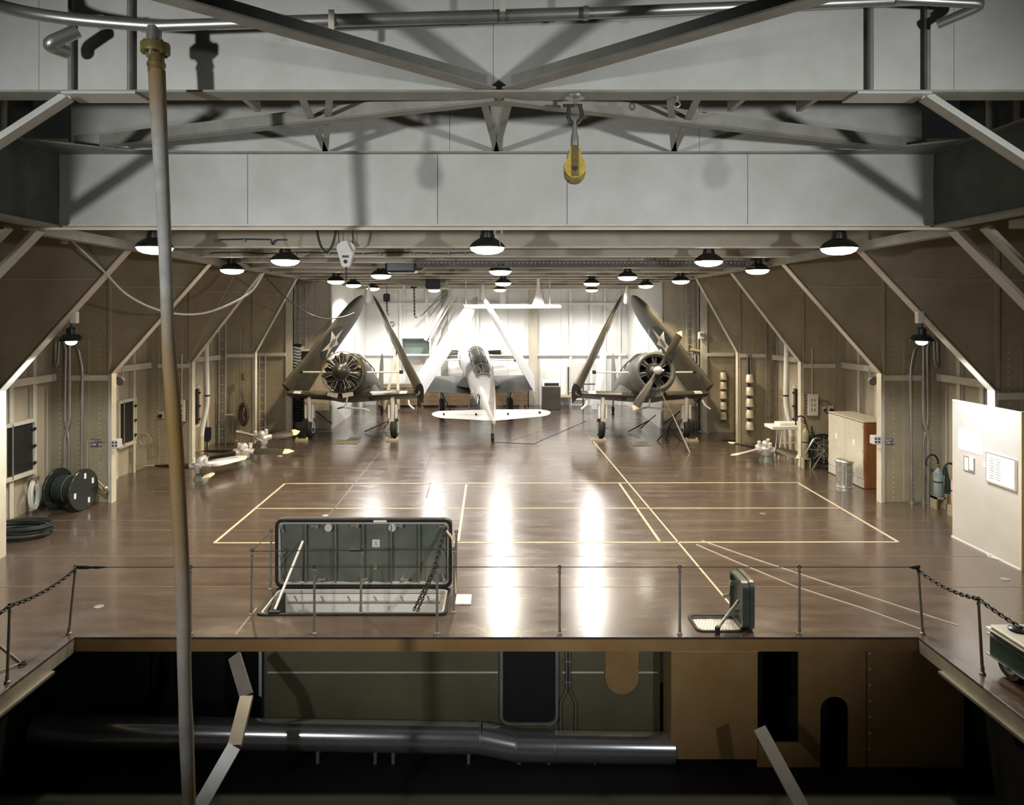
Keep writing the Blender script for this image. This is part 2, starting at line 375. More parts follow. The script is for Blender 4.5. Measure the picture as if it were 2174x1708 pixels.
# silver duct
t = thing('ventilation_duct', 'large shiny silver duct crossing the elevator well', 'duct', (-1.5, 9.9, -1.87))
DY = 9.86
dp = [P(75, 1549, DY), P(1020, 1566, DY), P(1095, 1582, DY), P(1428, 1587, DY)]
k0 = [dp[0], dp[1]]; MB().cyl(dp[0], dp[1], 0.20, n=24).build('duct_run', 'aluminium', t, 60, True)
MB().cyl(dp[1]-Vector((0.01, 0, 0)), dp[2], 0.20, n=24).build('duct_elbow', 'aluminium', t, 60, True)
MB().cyl(dp[2], dp[3], 0.20, n=24).build('duct_run', 'aluminium', t, 60, True)
for q in (dp[1], dp[2], P(1175, 1583, DY)):
    MB().cyl(q-Vector((0.015, 0, 0)), q+Vector((0.015, 0, 0)), 0.208, n=24).build('band', 'steel', t, 60, True)
for x in (675, 797, 835, 995, 1102, 1165, 1262):
    q = P(x, 1590, DY); MB().box(q.x-0.02, q.x+0.02, DY-0.03, DY+0.03, -1.87, q.z).build('duct_leg', 'dull_steel', t, 0, True)
# bent guard bars reaching up out of the well
t = thing('guard_bar', 'bent flat steel bar rising from the well beside the hanging hose', 'guard bar', P(430, 1700, 7.6))
pts = [P(498, 1392, 9.3), P(524, 1478, 8.9), P(498, 1583, 8.4), P(405, 1745, 8.0)]
for a, c in zip(pts, pts[1:]): MB().bar(a, c, 0.16, 0.05, (0, -1, 0.3)).build('bar', 'steel', t, 0, True)
t = thing('guard_bar', 'straight flat steel bar sloping below the brown arched plating', 'guard bar', P(1690, 1690, 8.2))
MB().bar(P(1612, 1545, 8.9), P(1720, 1745, 8.2), 0.16, 0.05, (0, -1, 0.3)).build('bar', 'steel', t, 0, True)

# ------------------------------------------------------------------ deep girders over the elevator opening
GY = 9.0
g = thing('trim_4', 'deep pale grey plate girder spanning the far side of the elevator opening', 'girder', (0, GY, 5.5), kind='structure')
edges = [-5.57, -3.17, -0.75, 0.9, 3.2, 5.57]
for a, c in zip(edges, edges[1:]):
    MB().box(a+0.004, c-0.004, GY, GY+0.02, 5.52, 6.43).build('web_plate', 'girder', g, 0, True)
for a, c in zip([-5.45, -0.6, 2.6], [-0.6, 2.6, 5.45]):
    MB().box(a+0.003, c-0.003, GY+0.05, GY+0.07, 6.43, 7.9).build('web_plate', 'girder', g, 0, True)
MB().box(-5.6, 5.6, GY-0.13, GY+0.13, 5.475, 5.50).build('bottom_flange', 'girder_dark', g, 0, True)
MB().box(-5.6, 5.6, GY-0.02, GY+0.10, 5.505, 5.53).build('flange_rail', 'stiff', g, 0, True)
MB().box(-5.9, 5.9, GY-0.20, GY-0.16, 5.44, 5.47).build('guide_rail', 'cream', g, 0, True)
MB().box(-5.55, 5.55, GY-0.10, GY+0.05, 6.425, 6.445).build('ledge', 'girder_dark', g, 0, True)
for s in (-1, 1):
    MB().prism([(s*5.55, GY-0.10), (s*3.6, GY-0.10), (s*4.6, GY-0.19), (s*5.55, GY-0.8)], (0, 0, 6.425), (1, 0, 0), (0, 1, 0), (0, 0, 0.02)).build('corner_gusset', 'girder_dark', g, 0, True)
for s, nm, lb in ((-1, 'wall_well_left', 'shade-darkened side girder of the elevator opening above the chain rail'), (1, 'wall_well_right', 'shade-darkened side girder of the elevator opening above the tow tractor')):
    t = thing(nm, lb, 'girder', (s*5.57, 7, 5.5), kind='structure')
    MB().box(s*5.57, s*5.60, 2, GY, 5.5, 6.43).build('web_plate', 'well_side_shade', t, 0, True)
    MB().box(s*5.9, s*5.95, 2, GY, 6.43, 8.2).build('web_plate', 'well_side_shade', t, 0, True)
    MB().box(s*5.45, s*5.75, 2, GY-0.2, 5.47, 5.5).build('bottom_flange', 'girder_dark', t, 0, True)
    MB().box(s*5.8, s*6.2, 2, 8.0, 5.36, 5.45).build('rail', 'girder_dark', t, 0, True)
    MB().box(s*5.5, s*5.9, 2, GY-0.5, 6.42, 6.44).build('ledge', 'girder_dark', t, 0, True)
    MB().cyl((s*5.72, 8.2, 6.44), (s*5.72, 8.2, 7.6), 0.035).build('pipe', 'stiff', t, 60, True)
    MB().box(s*5.85, s*5.9, 7.9, 8.0, 6.44, 7.6).build('stiffener', 'girder_dark', t, 0, True)

NY = 6.64; NZ = 6.44
g = thing('trim_5', 'pale grey transverse beam carrying the chain block, with crossed braces', 'beam', (0, NY, NZ), kind='structure')
for a, c in ((-7.5, -4.3), (-4.3, -0.03), (-0.03, 4.3), (4.3, 7.5)):
    MB().box(a+0.002, c-0.002, NY, NY+0.02, NZ+0.02, 8.6).build('web_plate', 'girder', g, 0, True)
MB().box(-7.5, 7.5, NY-0.13, NY+0.13, NZ, NZ+0.02).build('bottom_flange', 'girder_dark', g, 0, True)
for s in (-1, 1):
    MB().box(s*4.0, s*3.32, NY-0.15, NY+0.15, NZ-0.02, NZ).build('doubler_plate', 'girder', g, 0, True)
for x in (-3.97, -3.42, 3.49, 4.02):
    MB().cyl((x, NY-0.05, NZ+0.02), (x, NY-0.05, 8.5), 0.026, n=10).build('stiffener_rod', 'dull_steel', g, 60, True)
for a, c in (((-0.05, NY-0.10), (-4.05, 3.2)), ((0.10, NY-0.10), (3.95, 3.2))):
    MB().angle((a[0], a[1], NZ+0.03), (c[0], c[1], NZ+0.10), 0.15, 0.016, flip=1 if c[0] < 0 else -1).build('brace', 'girder_dark', g, 0, True)
for c in ((-4.75, 8.55), (4.99, 8.7)):
    MB().angle((0.05 if c[0] > 0 else -0.0, NY+0.12, NZ-0.02), (c[0], c[1], NZ-0.02), 0.13, 0.015, flip=-1 if c[0] < 0 else 1).build('brace', 'girder_dark', g, 0, True)
for x in (-2.16, 0.0, 2.24):
    for dx in (-0.16, 0.16):
        MB().bar((x*0.80+dx*0.8, NY+0.12, NZ+0.01), (x, GY-0.08, NZ+0.01), 0.07, 0.02).build('vee_strut', 'girder_dark', g, 0, True)
MB().box(-0.06, 0.08, NY+0.1, GY-0.05, NZ+0.012, NZ+0.03).build('centre_strut', 'girder', g, 0, True)
for x in (-2.45, 2.35, 3.05): MB().box(x, x+0.05, NY+0.12, NY+0.55, NZ+0.01, NZ+0.12).build('bracket', 'girder_dark', g, 0, True)
for s in (-1, 1):
    MB().angle((s*3.98, NY-0.05, NZ-0.01), (s*6.4, NY-0.2, 4.75), 0.13, 0.016, up=(0, -1, 0.0), flip=s).build('knee_brace', 'girder', g, 0, True)
# overhead pipe in front of the beam
t = thing('overhead_pipe', 'shiny grey pipe running along the top of the beam, feeding the hose', 'pipe', (-2.97, 6.12, 6.9))
pp = [P(-60, -10, 5.6), P(10, 22, 5.9), P(90, 40, 6.05), P(205, 47, 6.12), P(330, 55, 6.12)]
pp = bez(pp[0], pp[1], pp[2], pp[4], 12)
MB().tube(pp, 0.052, 14).build('pipe_bend', 'steel', t, 60, True)
q1 = P(560, 48, 6.14); q2 = P(1065, 34, 6.2); q3 = P(1250, 28, 6.22); q4 = P(2030, -4, 6.35)
MB().tube([pp[-1], q1], 0.05, 14).build('pipe_run', 'steel', t, 60, True)
MB().tube([q1, q2, q3], 0.056, 14).build('pipe_run', 'steel', t, 60, True)
MB().tube([q3, q4], 0.05, 14).build('pipe_run', 'steel', t, 60, True)
for x, y in ((215, 47), (708, 44), (1067, 33), (1243, 28)):
    q = P(x, y, 6.17); MB().cyl(q-Vector((0.02, 0, 0)), q+Vector((0.02, 0, 0)), 0.062, n=16).build('pipe_collar', 'steel', t, 60, True)
for x, y, yb in ((708, 44, 90), (1067, 33, -40)):
    a = P(x, y, 6.17); c = P(x, yb, 6.17); MB().box(a.x-0.025, a.x+0.025, 6.08, 6.1, min(a.z, c.z), max(a.z, c.z)+0.06).build('hanger', 'stiff', t, 0, True)
MB().tube(rounded([P(165, 65, 6.3), P(98, 95, 6.2), P(140, 110, 6.4)], 0.08), 0.06, 12).build('pipe_spur', 'steel', t, 60, True)
MB().tube(rounded([P(1900, -2, 6.3), P(2095, 8, 6.25), P(1990, 52, 6.45)], 0.12), 0.045, 12).build('pipe_spur', 'steel', t, 60, True)

# ------------------------------------------------------------------ web frames of the hangar sides
def outerX(Y):
    pts = [(0, 10.4), (16.5, 10.4), (20.3, 10.05), (24.0, 9.5), (27.0, 9.1), (40, 9.1)]
    for (a, xa), (b_, xb) in zip(pts, pts[1:]):
        if a <= Y <= b_: return xa+(xb-xa)*(Y-a)/(b_-a)
FR = {}
def web_frame(nm, label, s, Y, xp, zk, xt, zt, fw=0.2):
    t = thing(nm, label, 'web frame', (s*xp, Y, 0), kind='structure'); ox = outerX(Y)
    FR[nm] = t
    MB().prism([(s*xp, 0), (s*xp, zk), (s*xt, zt), (s*xt, 6.6), (s*ox, 6.6), (s*ox, 0)], (0, Y, 0), (1, 0, 0), (0, 0, 1), (0, 0.016, 0)).build('web_plate', 'frame', t, 0, True)
    MB().box(s*(xp-0.02), s*xp, Y-fw/2, Y+fw/2, 0, zk+0.01).build('post_flange', 'stiff', t, 0, True)
    MB().bar((s*(xp-0.008), Y, zk), (s*(xt-0.008), Y, zt), fw, 0.02, (s*-1, 0, -1)).build('knee_flange', 'stiff', t, 0, True)
    MB().box(s*(xp+0.0), s*(xp+0.09), Y-0.05, Y, 0, zk).build('post_face', 'stiff', t, 0, True)
    MB().box(s*(xp+0.03), s*(xp+0.09), Y-0.07, Y, zk+0.05, 6.5).build('stiffener', 'frame', t, 0, True)
    MB().box(s*(xp+0.02), s*(ox-0.35), Y-0.09, Y, zk-0.16, zk-0.04).build('stringer', 'stiff', t, 0, True)
    for k, f in enumerate((0.38, 0.72)):
        x = xp+(ox-xp)*f
        MB().box(s*x, s*(x+0.02), Y-0.012, Y, 0.02, zk+0.8+k*0.4).build('plate_lap', 'wall', t, 0, True)
    MB().box(s*(xt+0.6), s*(ox), Y-0.012, Y, 5.0, 5.02).build('plate_lap', 'wall', t, 0, True)
    rv = MB()
    for f in (0.22, 0.55, 0.86):
        x = xp+(ox-xp)*f
        for k in range(34): rv.box(s*x-0.011, s*x+0.011, Y-0.010, Y, 0.1+k*0.115, 0.122+k*0.115)
    o = rv.build('rivets', 'stiff', t, 0, True); o['kind'] = 'stuff'
    return t
names = [('nearest the well', 12.74, 8.93), ('second from the well', 16.5, 8.95), ('third from the well', 20.3, 8.72), ('beside the aircraft', 24.0, 8.18)]
n = 6
for i, (lb, Y, xp) in enumerate(names):
    for s in (-1, 1):
        YY, X = (12.9, 9.05) if (i == 0 and s > 0) else (Y, xp)
        side = ['behind the cable drum bay', 'beside the cable drum', 'by the floor propellers', 'by the hanging rope coil'][i] if s < 0 else ['beside the white notice partition', 'next to the steel locker', 'beside the table and ladder', 'carrying the fire buckets'][i]
        web_frame('trim_%d' % n, 'pale steel web frame with sloping knee '+side, s, YY, X, 3.0 if i < 3 else 3.07, 6.62+0.05*i, 5.56+0.02*i); n += 1
# sloping knee bars at the well's own frame
for s in (-1, 1):
    t = thing('trim_%d' % n, 'pair of sloping grey knee bars at the corner of the well '+('over the cable drum' if s < 0 else 'over the notice partition'), 'brace', (s*7, 9, 3), kind='structure'); n += 1
    MB().bar((s*5.82, 9.0, 5.46), (s*9.0, 9.0, 2.2), 0.18, 0.05, (s*-1, 0, -1)).build('knee_bar', 'girder', t, 0, True)
    MB().bar((s*6.02, 8.7, 5.46), (s*9.0, 8.7, 2.4), 0.17, 0.05, (s*-1, 0, -1)).build('knee_bar', 'girder', t, 0, True)
# ------------------------------------------------------------------ side shell
for s, nm, lb in ((-1, 'wall_left', 'pale painted ship side plating behind the cable drum'), (1, 'wall_right', 'pale painted ship side plating behind the extinguishers')):
    wl = thing(nm, lb, 'wall', (s*10.4, 16, 0), kind='structure')
    ys = [2, 12.74, 16.5, 20.3, 24.0, 27.0]
    for a, c in zip(ys, ys[1:]):
        xa, xc = outerX(a), outerX(c)
        MB().prism([(s*xa, a), (s*xc, c), (s*(xc+0.05), c), (s*(xa+0.05), a)], (0, 0, 0), (1, 0, 0), (0, 1, 0), (0, 0, 6.6)).build('shell_plate', 'wall', wl, 0, True)
        nst = max(2, round((c-a)/0.75))
        for k in range(1, nst):
            yy = a+(c-a)*k/nst
            if yy < 12.8: continue
            x = outerX(yy)
            MB().box(s*(x-0.10), s*x, yy-0.012, yy+0.012, 0, 5.4).box(s*(x-0.115), s*(x-0.10), yy-0.06, yy+0.06, 0, 5.4).build('stiffener', 'stiff', wl, 0, True)
        if a > 12:
            MB().bar((s*(xa-0.16), a+0.1, 2.92), (s*(xc-0.16), c-0.1, 2.92), 0.06, 0.16).build('stringer', 'stiff', wl, 0, True)
        xa2, xc2 = outerX(a), outerX(c)
# ------------------------------------------------------------------ aft bulkhead wings and the bright bay beyond
for s in (-1, 1):
    ws = thing('wall_wing_'+('left' if s < 0 else 'right'), 'pale bulkhead beside the bright after bay '+('behind the thick hanging hawser' if s < 0 else 'next to the fire bucket columns'), 'wall', (s*7, 27, 0), kind='structure')
    for a, c in ((6.28, 6.95), (6.95, 7.65), (7.65, 9.3)):
        MB().box(s*(a+0.004), s*(c-0.004), 27.0, 27.03, 0, 6.6).build('bulkhead_plate', 'wall', ws, 0, True)
    MB().box(s*6.26, s*6.32, 26.9, 27.1, 0, 6.6).build('edge_flange', 'back_wall', ws, 0, True)
    for x in (7.65,): MB().box(s*x, s*(x+0.05), 26.88, 27, 0, 6.6).build('stiffener', 'stiff', ws, 0, True)
    MB().box(s*6.32, s*7.6, 26.86, 27, 2.66, 2.78).build('stringer', 'stiff', ws, 0, True)
    MB().box(s*6.3, s*6.34, 27.03, 34.5, 0, 6.6).build('bay_side', 'back_wall', ws, 0, True)
    p = thing('trim_%d' % n, 'tall pale post standing free before the after bulkhead '+('beside the hawser bundle' if s < 0 else 'by the wing tip of the dark aircraft'), 'post', (s*7.66, 26.2, 0), kind='structure'); n += 1
    MB().box(s*7.60, s*7.80, 26.14, 26.17, 0, 5.62).box(s*7.69, s*7.71, 26.17, 26.33, 0, 5.62).box(s*7.60, s*7.80, 26.33, 26.36, 0, 5.62).build('column', 'stiff', p, 0, True)
    MB().box(s*7.55, s*7.85, 26.09, 26.41, 0, 0.03).build('foot_plate', 'stiff', p, 0, True)
    MB().box(s*7.8, s*9.2, 26.2, 26.22, 0, 6.6).build('web_plate', 'frame', p, 0, True)
    MB().box(s*7.8, s*9.2, 26.1, 26.2, 2.82, 2.94).build('stringer', 'stiff', p, 0, True)
BY = 34.0
wb = thing('wall_back', 'brightly lit white after bulkhead behind the aircraft', 'wall', (0, BY, 0), kind='structure')
xs = [-6.3, -4.35, -2.45, -1.02, 0.55, 2.0, 3.1, 4.45, 6.3]
for a, c in zip(xs, xs[1:]):
    MB().box(a+0.004, c-0.004, BY, BY+0.03, 0, 6.6).build('bulkhead_plate', 'back_wall', wb, 0, True)
for x in (-4.6, -3.35, -2.6, -0.9, 1.85, 3.55, 4.55, 5.2, 5.9):
    MB().box(x-0.01, x+0.01, BY-0.12, BY, 0, 5.6).box(x-0.06, x+0.06, BY-0.14, BY-0.12, 0, 5.6).build('stiffener', 'back_wall', wb, 0, True)
for z in (4.86, 2.43):
    MB().box(-6.2, 6.2, BY-0.2, BY-0.02, z-0.05, z+0.05).build('stringer', 'back_wall', wb, 0, True)
MB().box(1.55, 1.95, BY-0.3, BY-0.02, 0, 5.6).build('chain_trunk', 'wall', wb, 0, True)
MB().box(-2.65, -2.35, BY-0.25, BY-0.02, 1.0, 5.7).build('trunk', 'girder_dark', wb, 0, True)
# ------------------------------------------------------------------ overhead deck and beams
ce = thing('ceiling', 'pale overhead deck plating with transverse deck beams', 'ceiling', (0, 20, 6.6), kind='structure')
for a, c in ((9.1, 12.74), (12.74, 16.5), (16.5, 20.3), (20.3, 24), (24, 27), (27, 34.6)):
    MB().box(-10.4, 10.4, a+0.003, c-0.003, 6.6, 6.65).build('deck_plate', 'overhead', ce, 0, True)
for Y in (10.8, 12.74, 14.9, 16.5, 18.4, 20.3, 22.1, 24.0, 25.6, 27.1):
    ht = 5.6 if Y > 11 else 5.86
    MB().box(-6.7, 6.7, Y-0.01, Y+0.01, ht, 6.6).build('beam_web', 'overhead', ce, 0, True)
    MB().box(-6.7, 6.7, Y-0.09, Y+0.09, ht-0.02, ht).build('beam_flange', 'stiff', ce, 0, True)
for Y, ht in ((29.0, 5.55), (31.5, 5.5)):
    MB().box(-6.3, 6.3, Y-0.01, Y+0.01, ht, 6.6).build('beam_web', 'overhead', ce, 0, True)
    MB().box(-6.3, 6.3, Y-0.09, Y+0.09, ht-0.02, ht).build('beam_flange', 'stiff', ce, 0, True)
for s in (-1, 1):
    MB().bar((s*6.0, 9.2, 5.50), (s*6.86, 27.0, 5.66), 0.16, 0.14).build('longitudinal_girder', 'girder_dark', ce, 0, True)

# ================================================================== LAMPS
def make_lamp(label):
    t = thing('pendant_lamp', label, 'lamp', (0, 0, 0), group='pendant lamps under the overhead beams')
    sh = MB().lathe([(0.27, -0.005), (0.275, 0.0), (0.272, 0.015), (0.24, 0.06), (0.19, 0.10), (0.13, 0.135), (0.11, 0.145)], n=24, cap=False).build('lamp_shade', 'lamp_green', t, 60)
    MB().lathe([(0.112, 0.14), (0.112, 0.19), (0.10, 0.195), (0.10, 0.25), (0.07, 0.275), (0.05, 0.28)], n=18).build('lamp_housing', 'lamp_green', t, 40)
    MB().lathe([(0.258, 0.012), (0.258, -0.01), (0.235, -0.05), (0.165, -0.085), (0.08, -0.1), (0.0, -0.105)], n=24).build('diffuser', 'lamp_glass', t, 80)
    MB().cyl((0, 0, 0.27), (0, 0, 1.205), 0.012, n=8).build('stem', 'lamp_green', t, 60)
    for a in (0, PI/2): MB().bar((-0.06*math.cos(a), -0.06*math.sin(a), 0.36), (0.06*math.cos(a), 0.06*math.sin(a), 0.36), 0.02, 0.02).build('bracket', 'steel', t, 0)
    return t
lamp_data = bpy.data.lights.new('lamp_bulb', 'SPOT'); lamp_data.energy = LAMP_W; lamp_data.shadow_soft_size = 0.13; lamp_data.color = (1.0, 0.82, 0.56)
aft_data = bpy.data.lights.new('lamp_bulb_aft', 'SPOT'); aft_data.energy = AFT_W; mid_data = bpy.data.lights.new('lamp_bulb_mid', 'SPOT'); mid_data.energy = MID_W; mid_data.shadow_soft_size = 0.13; mid_data.color = (1.0, 0.93, 0.82); aft_data.shadow_soft_size = 0.13; aft_data.color = (1.0, 0.96, 0.93)
for d, sz in ((lamp_data, 126), (aft_data, 160), (mid_data, 166)): d.spot_size = math.radians(sz); d.spot_blend = 0.35
lamps = [
 (-5.2, 10.75, 'pendant lamp partly hidden by the hanging hose, over the near deck', 0),
 (-0.14, 10.75, 'big pendant lamp below the ring plate, straight above the deck centre', 0),
 (5.26, 10.85, 'large pendant lamp over the deck next to the notice partition side', 0),
 (-3.99, 13.35, 'pendant lamp hanging between the looped black cable and the hose', 0),
 (4.07, 13.55, 'pendant lamp hung on a cord before the lattice cable tray', 0),
 (-6.06, 16.2, 'pendant lamp hanging just above the pale drooping cable', 0),
 (0.09, 16.7, 'pendant lamp directly above the suspended white trapeze', 0),
 (6.02, 16.3, 'pendant lamp in front of the sloping knee above the locker', 0),
 (-3.02, 18.5, 'pendant lamp beside the white snatch block', 0),
 (3.6, 19.4, 'pendant lamp above the inner wing tip of the propeller aircraft', 0),
 (-4.95, 21.8, 'pendant lamp above the bare engine aircraft, by its outer wing', 0),
 (5.66, 21.7, 'pendant lamp by the ladder trunk above the propeller aircraft', 0),
 (3.15, 23.4, 'small pendant lamp on the short bracket over the bright bay', 2),
 (0.22, 23.2, 'pendant lamp glowing behind the suspended white trapeze', 2),
 (5.35, 25.3, 'small pendant lamp above the starred wing of the propeller aircraft', 0),
 (-5.0, 24.7, 'small pendant lamp above the starred wing of the bare engine aircraft', 0),
 (-5.0, 28.6, 'pendant lamp inside the bright bay beyond the bulkhead edge, hawser side', 1),
 (0.15, 30.2, 'pendant lamp inside the bright bay above the pale aircraft', 1),
 (4.1, 30.4, 'added pendant lamp inside the bright bay behind the inner wing of the propeller aircraft', 1),  # added lamp, brightens the bay and the streak on the deck
 (-2.7, 30.6, 'added pendant lamp inside the bright bay beside the leaning boom', 1),  # added lamp, brightens the after bulkhead
]
L0 = make_lamp(lamps[0][2])
LAMPS = []
for i, (x, y, lb, aft) in enumerate(lamps):
    z = 5.42 if aft == 1 else 5.40
    o = L0 if i == 0 else dup(L0, label=lb)
    o.location = (x, y, z); LAMPS.append(o)
for o, (x, y, lb, aft) in zip(LAMPS, lamps):
    lo = bpy.data.objects.new('lamp_bulb', (lamp_data, aft_data, mid_data)[aft]); COL.objects.link(lo)
    lo.parent = o; lo.location = (0, 0, -0.14)
# two small lamps under the nearest knees
knee_data = bpy.data.lights.new('knee_bulb', 'SPOT'); knee_data.energy = 380; knee_data.shadow_soft_size = 0.05; knee_data.color = (0.90, 0.96, 1.0)
knee_data.spot_size = math.radians(150); knee_data.spot_blend = 0.3
for s, lb in ((-1, 'small black knee lamp glowing above the bent pipes by the cable drum'), (1, 'small black knee lamp glowing above the bent pipes by the notice partition')):
    q = Vector((s*7.74, 12.86, 3.92))
    t = thing('knee_lamp', lb, 'lamp', q, group='small knee lamps')
    MB().lathe([(0.22, -0.02), (0.215, 0.0), (0.14, 0.09), (0.085, 0.10)], n=20, cap=False).build('lamp_shade', 'lamp_green', t, 60)
    MB().lathe([(0.085, 0.09), (0.085, 0.2), (0.05, 0.23)], n=14).build('lamp_housing', 'lamp_green', t, 40)
    MB().ball((0, 0, -0.03), 0.1, 8, 0.7).build('bulb', 'lamp_glass_small', t, 80)
    MB().tube(rounded([(0, 0, 0.2), (0, 0, 0.34), (-s*0.0, 0.02, 0.42)], 0.05), 0.02, 8).build('arm', 'lamp_green', t, 60)
    MB().rbox(-0.05+s*-0.05, 0.07+s*-0.05, -0.05, 0.05, 0.30, 0.52, 0.01).build('junction_box', 'white', t, 0)
    lo = bpy.data.objects.new('knee_bulb', knee_data); COL.objects.link(lo); lo.parent = t; lo.location = (0, 0, -0.12)

# ================================================================== AIRCRAFT
def foil(u, t): return 5*t*(0.2969*math.sqrt(max(u, 0))-0.126*u-0.3516*u*u+0.2843*u**3-0.1036*u**4)
US = [0, 0.015, 0.06, 0.14, 0.26, 0.42, 0.6, 0.8, 1.0]
class Panel:                                    # a wing panel: straight span line, airfoil sections, rounded tip
    def __init__(s, root, tip, c0, c1, cdir, n, thick=0.13, round_from=0.80):
        s.root, s.tip, s.c0, s.c1, s.c, s.n, s.th, s.rf = Vector(root), Vector(tip), c0, c1, Vector(cdir).normalized(), Vector(n).normalized(), thick, round_from
    def chord(s, t):
        c = s.c0+(s.c1-s.c0)*t
        if t > s.rf: c *= max(0.06, math.sqrt(max(0, 1-((t-s.rf)/(1-s.rf))**2)))
        return c
    def at(s, t, u, side=1, off=0.0):
        c = s.chord(t)
        return s.root.lerp(s.tip, t)+s.c*(u-0.45)*c+s.n*side*(foil(u, s.th*(1-0.35*t))*c*(1.15 if side > 0 else 0.8)+off)
    def ring(s, t):
        return [s.at(t, u, 1) for u in US]+[s.at(t, u, -1) for u in reversed(US[1:-1])]
    def mesh(s, t0=0.0, t1=1.0, n=12):
        ts = [t0+(t1-t0)*i/n for i in range(n+1)]
        if t1 == 1.0: ts = [t for t in ts if t < s.rf]+[s.rf+(1-s.rf)*math.sin(PI/2*i/6) for i in range(7)]
        return MB().loft([s.ring(t) for t in ts])
def roundel(pn, t0, u0, R, parent, L):
    # disc, star and dot laid on the upper surface, given by span metres and chord metres
    def pt(a, b, off):
        t = t0+a/L; return pn.at(t, u0+b/pn.chord(t), 1, off)
    def fan(pts, off, name, mt, par):
        # subdivided fan so that it follows the curved skin
        m = MB(); K = 5; n = len(pts); vs = [pt(0, 0, off)]
        for k in range(1, K+1): vs += [pt(a*k/K, b*k/K, off) for a, b in pts]
        fs = [(0, 1+i, 1+(i+1) % n) for i in range(n)]
        for k in range(K-1):
            for i in range(n):
                j = (i+1) % n; fs.append((1+k*n+i, 1+(k+1)*n+i, 1+(k+1)*n+j, 1+k*n+j))
        m.add(vs, fs); return m.build(name, mt, par, 60)
    d = fan([(R*math.cos(2*PI*i/36), R*math.sin(2*PI*i/36)) for i in range(36)], 0.006, 'roundel', 'insignia_blue', parent)
    st = []
    for i in range(10):
        r = R*0.98 if i % 2 == 0 else R*0.38
        st.append((r*math.cos(2*PI*i/10), r*math.sin(2*PI*i/10)))
    dense = []
    for i in range(10):
        a, b = Vector(st[i]), Vector(st[(i+1) % 10]); dense += [tuple(a.lerp(b, k/3)) for k in range(3)]
    fan(dense, 0.011, 'star', 'star_white', d)
    fan([(R*0.27*math.cos(2*PI*i/20), R*0.27*math.sin(2*PI*i/20)) for i in range(20)], 0.016, 'star_dot', 'star_dot', d)

def blade(L, w0, w1, th, twist0, twist1, n=9, hub=0.14):   # a blade along +x
    rings = []
    for i in range(n+1):
        t = i/n; r = hub+(L-hub)*t
        w = w0+(w1-w0)*math.sin(min(1, t*1.5)*PI/2)
        if t > 0.86: w *= max(0.12, math.sqrt(max(0, 1-((t-0.86)/0.14)**2)))
        if t < 0.12: w = w0*0.75
        a = twist0+(twist1-twist0)*t; h = th*(1-0.8*t)+0.008
        rings.append([(r, math.cos(a)*x-math.sin(a)*z, math.sin(a)*x+math.cos(a)*z) for x, z in ((-w/2, 0), (-w/4, h/2), (w/4, h/2), (w/2, 0), (w/4, -h/2), (-w/4, -h/2))])
    return rings

